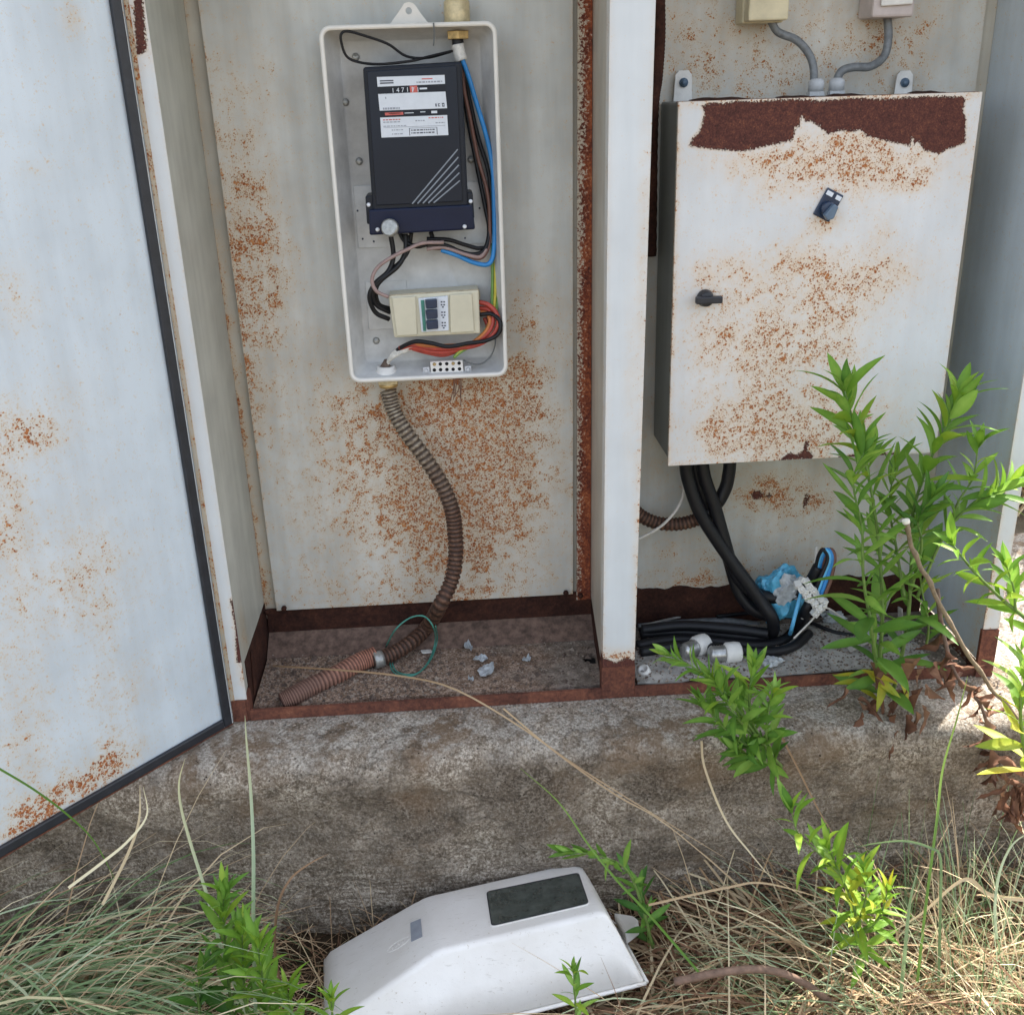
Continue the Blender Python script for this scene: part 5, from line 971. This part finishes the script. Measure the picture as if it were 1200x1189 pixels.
# weeds around the cover
cw2 = thing('leafy_weed', 'green weed bending over the window end of the fallen cover', 'weed', Y(762, 1110, -.27))
S(cw2, [Y(765, 1110, -.24), Y(752, 1060, -.25), Y(735, 1020, -.27), Y(705, 1003, -.29), Y(672, 998, -.30)], .0028, 20, .048, .050, ['d', 'dg', 'g', 'g'], t0=.15)
S(cw2, [Y(760, 1110, -.22), Y(758, 1075, -.22), Y(750, 1040, -.23)], .0028, 16, .055, .045, ['d', 'dg'], t0=.1)
sp = thing('leafy_weed', 'small sprout in front of the near side of the fallen cover', 'weed', Zp(672, 1200, -.36))
S(sp, [Y(676, 1205, -.50), Y(674, 1170, -.50), Y(672, 1140, -.50)], .0022, 13, .043, .036, ['g', 'gl', 'gl'], t0=.1, spread0=1.3)
for (path, lab, n, key, L) in [([Y(275, 1215, -.42), Y(268, 1150, -.40), Y(262, 1085, -.39), Y(262, 1050, -.39)], 'narrow leaved green weed between the grass tussock and the cover, left one', 40, ['dg', 'g', 'gl'], .065),
                       ([Y(318, 1220, -.45), Y(312, 1170, -.44), Y(302, 1110, -.43)], 'narrow leaved green weed nearest the lower end of the cover', 34, ['g', 'gl', 'l'], .065),
                       ([Y(292, 1215, -.42), Y(286, 1150, -.41), Y(284, 1095, -.40)], 'narrow leaved bright weed standing between its two taller neighbours', 34, ['g', 'gl', 'l'], .06),
                       ([Y(345, 1225, -.45), Y(342, 1190, -.44), Y(336, 1160, -.44)], 'short lime weed against the lower end of the cover', 20, ['gl', 'l'], .055),
                       ([Y(236, 1200, -.42), Y(232, 1160, -.41), Y(240, 1130, -.41)], 'short dark green weed under the grass tussock tips', 22, ['d', 'dg'], .05),
                       ([Y(392, 1230, -.50), Y(390, 1195, -.50), Y(388, 1172, -.50)], 'lime sprout in front of the red screw end of the cover', 12, ['l', 'l'], .045)]:
    g = thing('leafy_weed', lab, 'weed', path[0]); S(g, path, .003, n, L, L*.8, key, t0=.05, spread0=1.0, spread1=.35)

# ================================================================== GRASS AND STRAW
CQ = [G(-.03, -.03, 0)[:2], G(Lc+.0, -.03, 0)[:2], G(Lc+.0, Wc+.0, 0)[:2], G(-.03, Wc+.0, 0)[:2]]
def over_cover(p):
    if p[0] < .12 or p[0] > .72: return False
    sg = [np.cross(CQ[(i+1) % 4]-CQ[i], np.array(p[:2])-CQ[i]) for i in range(4)]
    return all(v > 0 for v in sg) or all(v < 0 for v in sg)
def blade(m, root, d, L, w_, droop, tone, nseg=6, kink=0):
    k0 = len(m.v), len(m.f); hit = blade_(m, root, d, L, w_, droop, tone, nseg, kink)
    if hit: del m.v[k0[0]:]; del m.tone[k0[0]:]; del m.f[k0[1]:]; del m.mi[k0[1]:]; del m.smooth[k0[1]:]
def blade_(m, root, d, L, w_, droop, tone, nseg=6, kink=0):
    hit = False
    d = np.array(d, float); d /= LA.norm(d); p = np.array(root, float); side = np.cross(d, [0, 0, 1]); sn_ = LA.norm(side); side = side/sn_ if sn_ > .05 else np.array([1., 0, 0])
    side = side*math.cos(kink)+np.cross(side, d)*math.sin(kink); o = len(m.v); step = L/nseg
    for i in range(nseg+1):
        t = i/nseg; ww = w_*(1-t**2.2)*.5+.0002
        m.v.append(tuple(p-side*ww)); m.v.append(tuple(p+side*ww)); tt = min(1, max(0, tone+.15*(t-.4))); m.tone += [tt, tt]
        hit = hit or (p[2] > GZ+.055 and over_cover(p))
        d = d+np.array([0, 0, -droop*(1.2*t+.15)/nseg*2]); d /= LA.norm(d); p = p+d*step
        if p[2] < GZ+.008: p[2] = GZ+.008+.01*random.random(); d[2] = abs(d[2])*.2
    for i in range(nseg): m.f.append([o+2*i, o+2*i+1, o+2*i+3, o+2*i+2]); m.mi.append(0); m.smooth.append(True)
    return hit
R_ = random.Random(11); gx = R_.gauss; ru = R_.uniform
# left tussock: roots at the lower left, blades arching to the right and towards the viewer
m = MB()
for _ in range(1500):
    rx, ry = gx(-.52, .13), gx(-.42, .10); a = gx(-.3, .5); el = ru(.35, 1.15)
    blade(m, (rx, ry, GZ), (math.cos(a)*math.cos(el)+.1, math.sin(a)*math.cos(el), math.sin(el)), ru(.40, .72), ru(.0030, .0072), ru(1.0, 2.2), R_.random(), 10, gx(0, .5))
tag(m.build('grass_tussock', 'grass_blue'), 'blue green grass tussock with long arching blades filling the lower left corner', 'grass', kind='stuff')
m = MB()
for _ in range(1100):
    rx, ry = gx(-.42, .18), gx(-.40, .11); a = gx(-.1, .8); el = ru(.2, 1.3)
    blade(m, (rx, ry, GZ), (math.cos(a)*math.cos(el)+.1, math.sin(a)*math.cos(el), math.sin(el)), ru(.25, .6), ru(.0016, .0045), ru(.4, 1.6), ru(.3, 1), 7, ru(-1, 1))
tag(m.build('dry_tussock_straw', 'straw'), 'dry straw blades mixed through the left grass tussock', 'straw', kind='stuff')
# matted dry grass over the ground to the right, plus litter everywhere
m = MB()
for _ in range(6500):
    rx = ru(.55, 1.75); ry = -.14-abs(gx(0, .28)); a = gx(PI*.93, .75) if R_.random() < .6 else ru(0, 6.28); el = abs(gx(.1, .28))
    blade(m, (rx, ry, GZ+ru(.0, .06)), (math.cos(a)*math.cos(el), math.sin(a)*math.cos(el), math.sin(el)), ru(.10, .46), ru(.0018, .0056), ru(.1, .9), ru(.0, .95), 6, ru(-1.2, 1.2))
for _ in range(2400):
    rx = ru(-.5, .8); ry = -.13-abs(gx(0, .22)); a = ru(0, 6.28); el = abs(gx(.1, .3))
    blade(m, (rx, ry, GZ+ru(.0, .03)), (math.cos(a)*math.cos(el), math.sin(a)*math.cos(el), math.sin(el)), ru(.06, .22), ru(.001, .0026), ru(.1, .9), ru(.0, .8), 5, ru(-1.2, 1.2))
tag(m.build('dry_grass', 'straw'), 'matted dry straw covering the ground below the plinth', 'dry grass', kind='stuff')
m = MB()
for _ in range(620):
    rx = gx(.98, .24); ry = gx(-.40, .10); a = gx(PI*.95, .5); el = ru(.1, .9)
    blade(m, (rx, ry, GZ+.02), (math.cos(a)*math.cos(el), math.sin(a)*math.cos(el), math.sin(el)), ru(.2, .45), ru(.0014, .0028), ru(.5, 1.6), ru(.1, .8), 8, ru(-1, 1))
for _ in range(420):
    rx = gx(1.28, .16); ry = gx(-.36, .12); a = ru(0, 6.28); el = ru(.9, 1.5)
    blade(m, (rx, ry, GZ+.01), (math.cos(a)*math.cos(el), math.sin(a)*math.cos(el), math.sin(el)), ru(.12, .36), ru(.0014, .003), ru(.1, .9), ru(.0, .9), 7, ru(-1, 1))
tag(m.build('grass_tussock', 'grass_blue'), 'thin grey green grass drooping over the straw at lower right', 'grass', kind='stuff')
m = MB()
for _ in range(900):
    rx = gx(1.42, .20); ry = gx(-.42, .14); a = gx(PI*.7, 1.2); el = ru(.2, 1.3)
    blade(m, (rx, ry, GZ+.01), (math.cos(a)*math.cos(el), math.sin(a)*math.cos(el), math.sin(el)), ru(.14, .42), ru(.0012, .003), ru(.2, 1.2), ru(.35, 1), 7, ru(-1, 1))
for _ in range(260):
    rx = ru(-.15, .5); ry = -.15-abs(gx(0, .06)); a = ru(0, 6.28); el = ru(.4, 1.4)
    blade(m, (rx, ry, GZ+.01), (math.cos(a)*math.cos(el), math.sin(a)*math.cos(el), math.sin(el)), ru(.08, .22), ru(.0008, .002), ru(.1, 1.2), ru(.15, .8), 6, ru(-1, 1))
tag(m.build('dry_grass', 'straw'), 'upright pale straw catching the sun in the lower right corner', 'dry grass', kind='stuff')
m = MB()
for _ in range(170):
    rx = gx(.80, .12); ry = -.17-abs(gx(0, .05)); a = ru(0, 6.28); el = ru(.2, 1.2)
    blade(m, (rx, ry, GZ+.02), (math.cos(a)*math.cos(el), math.sin(a)*math.cos(el), math.sin(el)), ru(.05, .14), ru(.004, .009), ru(.3, 1.6), ru(0, 1), 5, ru(-1, 1))
for _ in range(200):
    rx = ru(.55, 1.5); ry = -.16-abs(gx(0, .2)); a = ru(0, 6.28); el = ru(-.1, .5)
    blade(m, (rx, ry, GZ+ru(.02, .07)), (math.cos(a)*math.cos(el), math.sin(a)*math.cos(el), math.sin(el)), ru(.03, .07), ru(.006, .014), ru(.3, 2.6), ru(0, .9), 5, ru(-1, 1))
tag(m.build('leaf_litter', 'leaf_dead'), 'curled dead leaves lying in the straw below the plinth', 'leaf litter', kind='stuff')
# single long blades one can pick out
def long_blade(pts, w_, mat, tone, label, name='grass_blade'):
    P = catmull(pts, 26); m = MB(); n = len(P)
    for i, p in enumerate(P):
        t = i/(n-1); side = np.array(RX)*(w_*.5*(1-t**3)+.0003); dv = np.array([0, .0004, 0])
        dirn = P[min(i+1, n-1)]-P[max(i-1, 0)]; side = np.cross(dirn, FW); side = side/(LA.norm(side)+1e-9)*(w_*.5*(1-t**3)+.0003)
        m.v += [tuple(p-side), tuple(p+FW*w_*.2), tuple(p+side)]; m.tone += [tone+.2*(t-.5)]*3
    for i in range(n-1):
        for j in range(2): a = 3*i+j; m.f.append([a, a+1, a+4, a+3]); m.mi.append(0); m.smooth.append(True)
    tag(m.build(name, mat), label, 'grass blade')
long_blade([Y(300, 1200, -.42), Y(297, 1090, -.36), Y(297, 1000, -.30), Y(294, 930, -.24), Y(289, 870, -.18), Y(287, 838, -.15)], .0055, 'grass_blue', .5, 'long straight grey green blade standing up to the lower door corner')
long_blade([Y(290, 1190, -.42), Y(262, 1120, -.38), Y(243, 1050, -.34), Y(224, 990, -.30), Y(212, 945, -.27), Y(210, 915, -.25), Y(217, 888, -.23)], .0050, 'grass_blue', .85, 'long curved blade, red tinged at its tip, below the open door')
long_blade([Y(330, 1160, -.36), Y(322, 1110, -.34), Y(326, 1060, -.32), Y(340, 1030, -.30), Y(362, 1012, -.28), Y(385, 1000, -.26)], .0038, 'straw', .25, 'reddish arched blade left of the fallen cover')
long_blade([Y(-10, 895, -.40), Y(40, 925, -.38), Y(80, 955, -.36), Y(110, 985, -.34), Y(135, 1030, -.34)], .0030, 'grass_fresh', .4, 'dark green blade crossing the lower left of the open door')
long_blade([Y(1075, 1150, -.42), Y(1085, 1060, -.38), Y(1098, 960, -.32), Y(1105, 900, -.27), Y(1122, 840, -.22), Y(1134, 792, -.2)], .0042, 'grass_fresh', .75, 'long green blade rising to the right foot of the cabinet')
long_blade([Y(1100, 1150, -.42), Y(1102, 1060, -.40), Y(1102, 1005, -.38), Y(1090, 993, -.37), Y(1060, 985, -.35), Y(1025, 988, -.33), Y(1005, 992, -.32)], .0040, 'grass_blue', .45, 'grey green blade bent over sharply to the left above the straw')
long_blade([Y(1055, 1170, -.46), Y(1060, 1120, -.45), Y(1066, 1060, -.44), Y(1076, 1014, -.43)], .0055, 'grass_blue', .5, 'broad upright grey green blade in the lower right grass')
long_blade([Y(1168, 1100, -.44), Y(1166, 1060, -.43), Y(1172, 1020, -.42), Y(1186, 990, -.41), Y(1205, 975, -.40)], .0042, 'grass_blue', .6, 'curved green blade near the lower right edge')
long_blade([Y(820, 1140, -.42), Y(790, 1105, -.40), Y(755, 1065, -.40), Y(722, 1030, -.40), Y(690, 990, -.38), Y(655, 940, -.34), Y(610, 900, -.30)], .0034, 'grass_fresh', .45, 'green blade slanting across the window end of the fallen cover')
long_blade([Zp(320, 780, .03), Y(400, 785, .03), Y(470, 792, -.03), Y(530, 806, -.10), Y(600, 845, -.16), Y(680, 900, -.20), Y(760, 950, -.25), Y(850, 1005, -.28)], .0027, 'straw', .32, 'long straw stalk lying from the bay floor down over the plinth', 'straw_stalk')
long_blade([Y(590, 830, -.16), Y(650, 880, -.19), Y(720, 930, -.22), Y(780, 965, -.26), Y(870, 1040, -.30)], .0022, 'straw', .55, 'second straw stalk crossing the plinth face beside the longer one', 'straw_stalk')
long_blade([Y(822, 868, -.17), Y(826, 900, -.19), Y(850, 960, -.22), Y(880, 1000, -.26), Y(905, 1030, -.28)], .0034, 'straw', .8, 'kinked pale stalk on the plinth below the leaning weed', 'straw_stalk')
long_blade([Y(912, 855, -.15), Y(935, 900, -.17), Y(960, 950, -.20), Y(985, 990, -.24)], .0028, 'straw', .15, 'thin brown stalk on the plinth right of the leaning weed', 'straw_stalk')
long_blade([Y(760, 1060, -.33), Y(850, 1040, -.33), Y(900, 1035, -.33), Y(990, 1060, -.33)], .0034, 'straw', .75, 'pale straw stalk lying level right of the fallen cover', 'straw_stalk')
long_blade([Y(1210, 1055, -.36), Y(1160, 1048, -.36), Y(1130, 1030, -.36), Y(1080, 1070, -.36), Y(1040, 1095, -.36)], .0060, 'straw', .9, 'thick pale bent straw in the lower right grass', 'straw_stalk')
long_blade([Y(120, 1060, -.36), Y(150, 1000, -.34), Y(163, 960, -.32), Y(164, 920, -.31)], .0040, 'straw', .9, 'pale forked dry stalk standing under the open door', 'straw_stalk')
long_blade([Y(80, 1040, -.38), Y(120, 1010, -.36), Y(150, 985, -.34), Y(172, 955, -.32), Y(168, 922, -.31)], .0036, 'straw', .8, 'bent dry stalk beside the forked one under the open door', 'straw_stalk')
cable('dead_branch', 'bare brown branch lying in the straw right of the cover', 'dead_wood', [Y(790, 1150, -.45), Y(850, 1138, -.45), Y(900, 1136, -.44), Y(940, 1150, -.43), Y(975, 1175, -.42)], .0062, 'branch', 40, 8)
# bushes and dry growth beyond the right side of the cabinet
m = MB()
for _ in range(2600):
    rx, ry = (gx(2.45, .35), gx(1.6, .35)) if R_.random() < .6 else (gx(2.0, .12), gx(.95, .12)); a = ru(0, 6.28); el = ru(.8, 1.5)
    blade(m, (rx, ry, -.02), (math.cos(a)*math.cos(el), math.sin(a)*math.cos(el), math.sin(el)), ru(.3, .9), ru(.003, .008), ru(.1, .8), ru(.2, 1), 5, ru(-1, 1))
tag(m.build('dry_grass', 'straw'), 'tall sunlit dry grass behind the right side of the cabinet', 'dry grass', kind='stuff')
bt = thing('bush', 'dark green bush beyond the right side of the cabinet', 'bush', (3.4, 3.0, 0))
m = MB()
for k in range(9): m.tube([(3.4+ru(-.1, .1), 3.0+ru(-.1, .1), -.05), (3.4+ru(-.3, .3), 3+ru(-.3, .3), .5), (3.4+ru(-.7, .7), 3+ru(-.7, .7), 1.3+ru(-.2, .4))], lambda t: .02*(1-.7*t), 6, n=10)
m.build('trunk', 'stem_woody', bt)
m = MB()
for _ in range(3000):
    th, ph_, rr = ru(0, 6.28), math.acos(ru(-1, 1)), R_.random()**.4; c = np.array([3.4+.85*rr*math.sin(ph_)*math.cos(th), 3+.85*rr*math.sin(ph_)*math.sin(th), .95+.8*rr*math.cos(ph_)])
    blade(m, c, (gx(0, 1), gx(0, 1), gx(.2, 1)), ru(.05, .1), ru(.015, .03), ru(0, 1), ru(.1, .9), 2, ru(-1, 1))
tag(m.build('crown', 'leaf_dark', bt), kind='stuff')
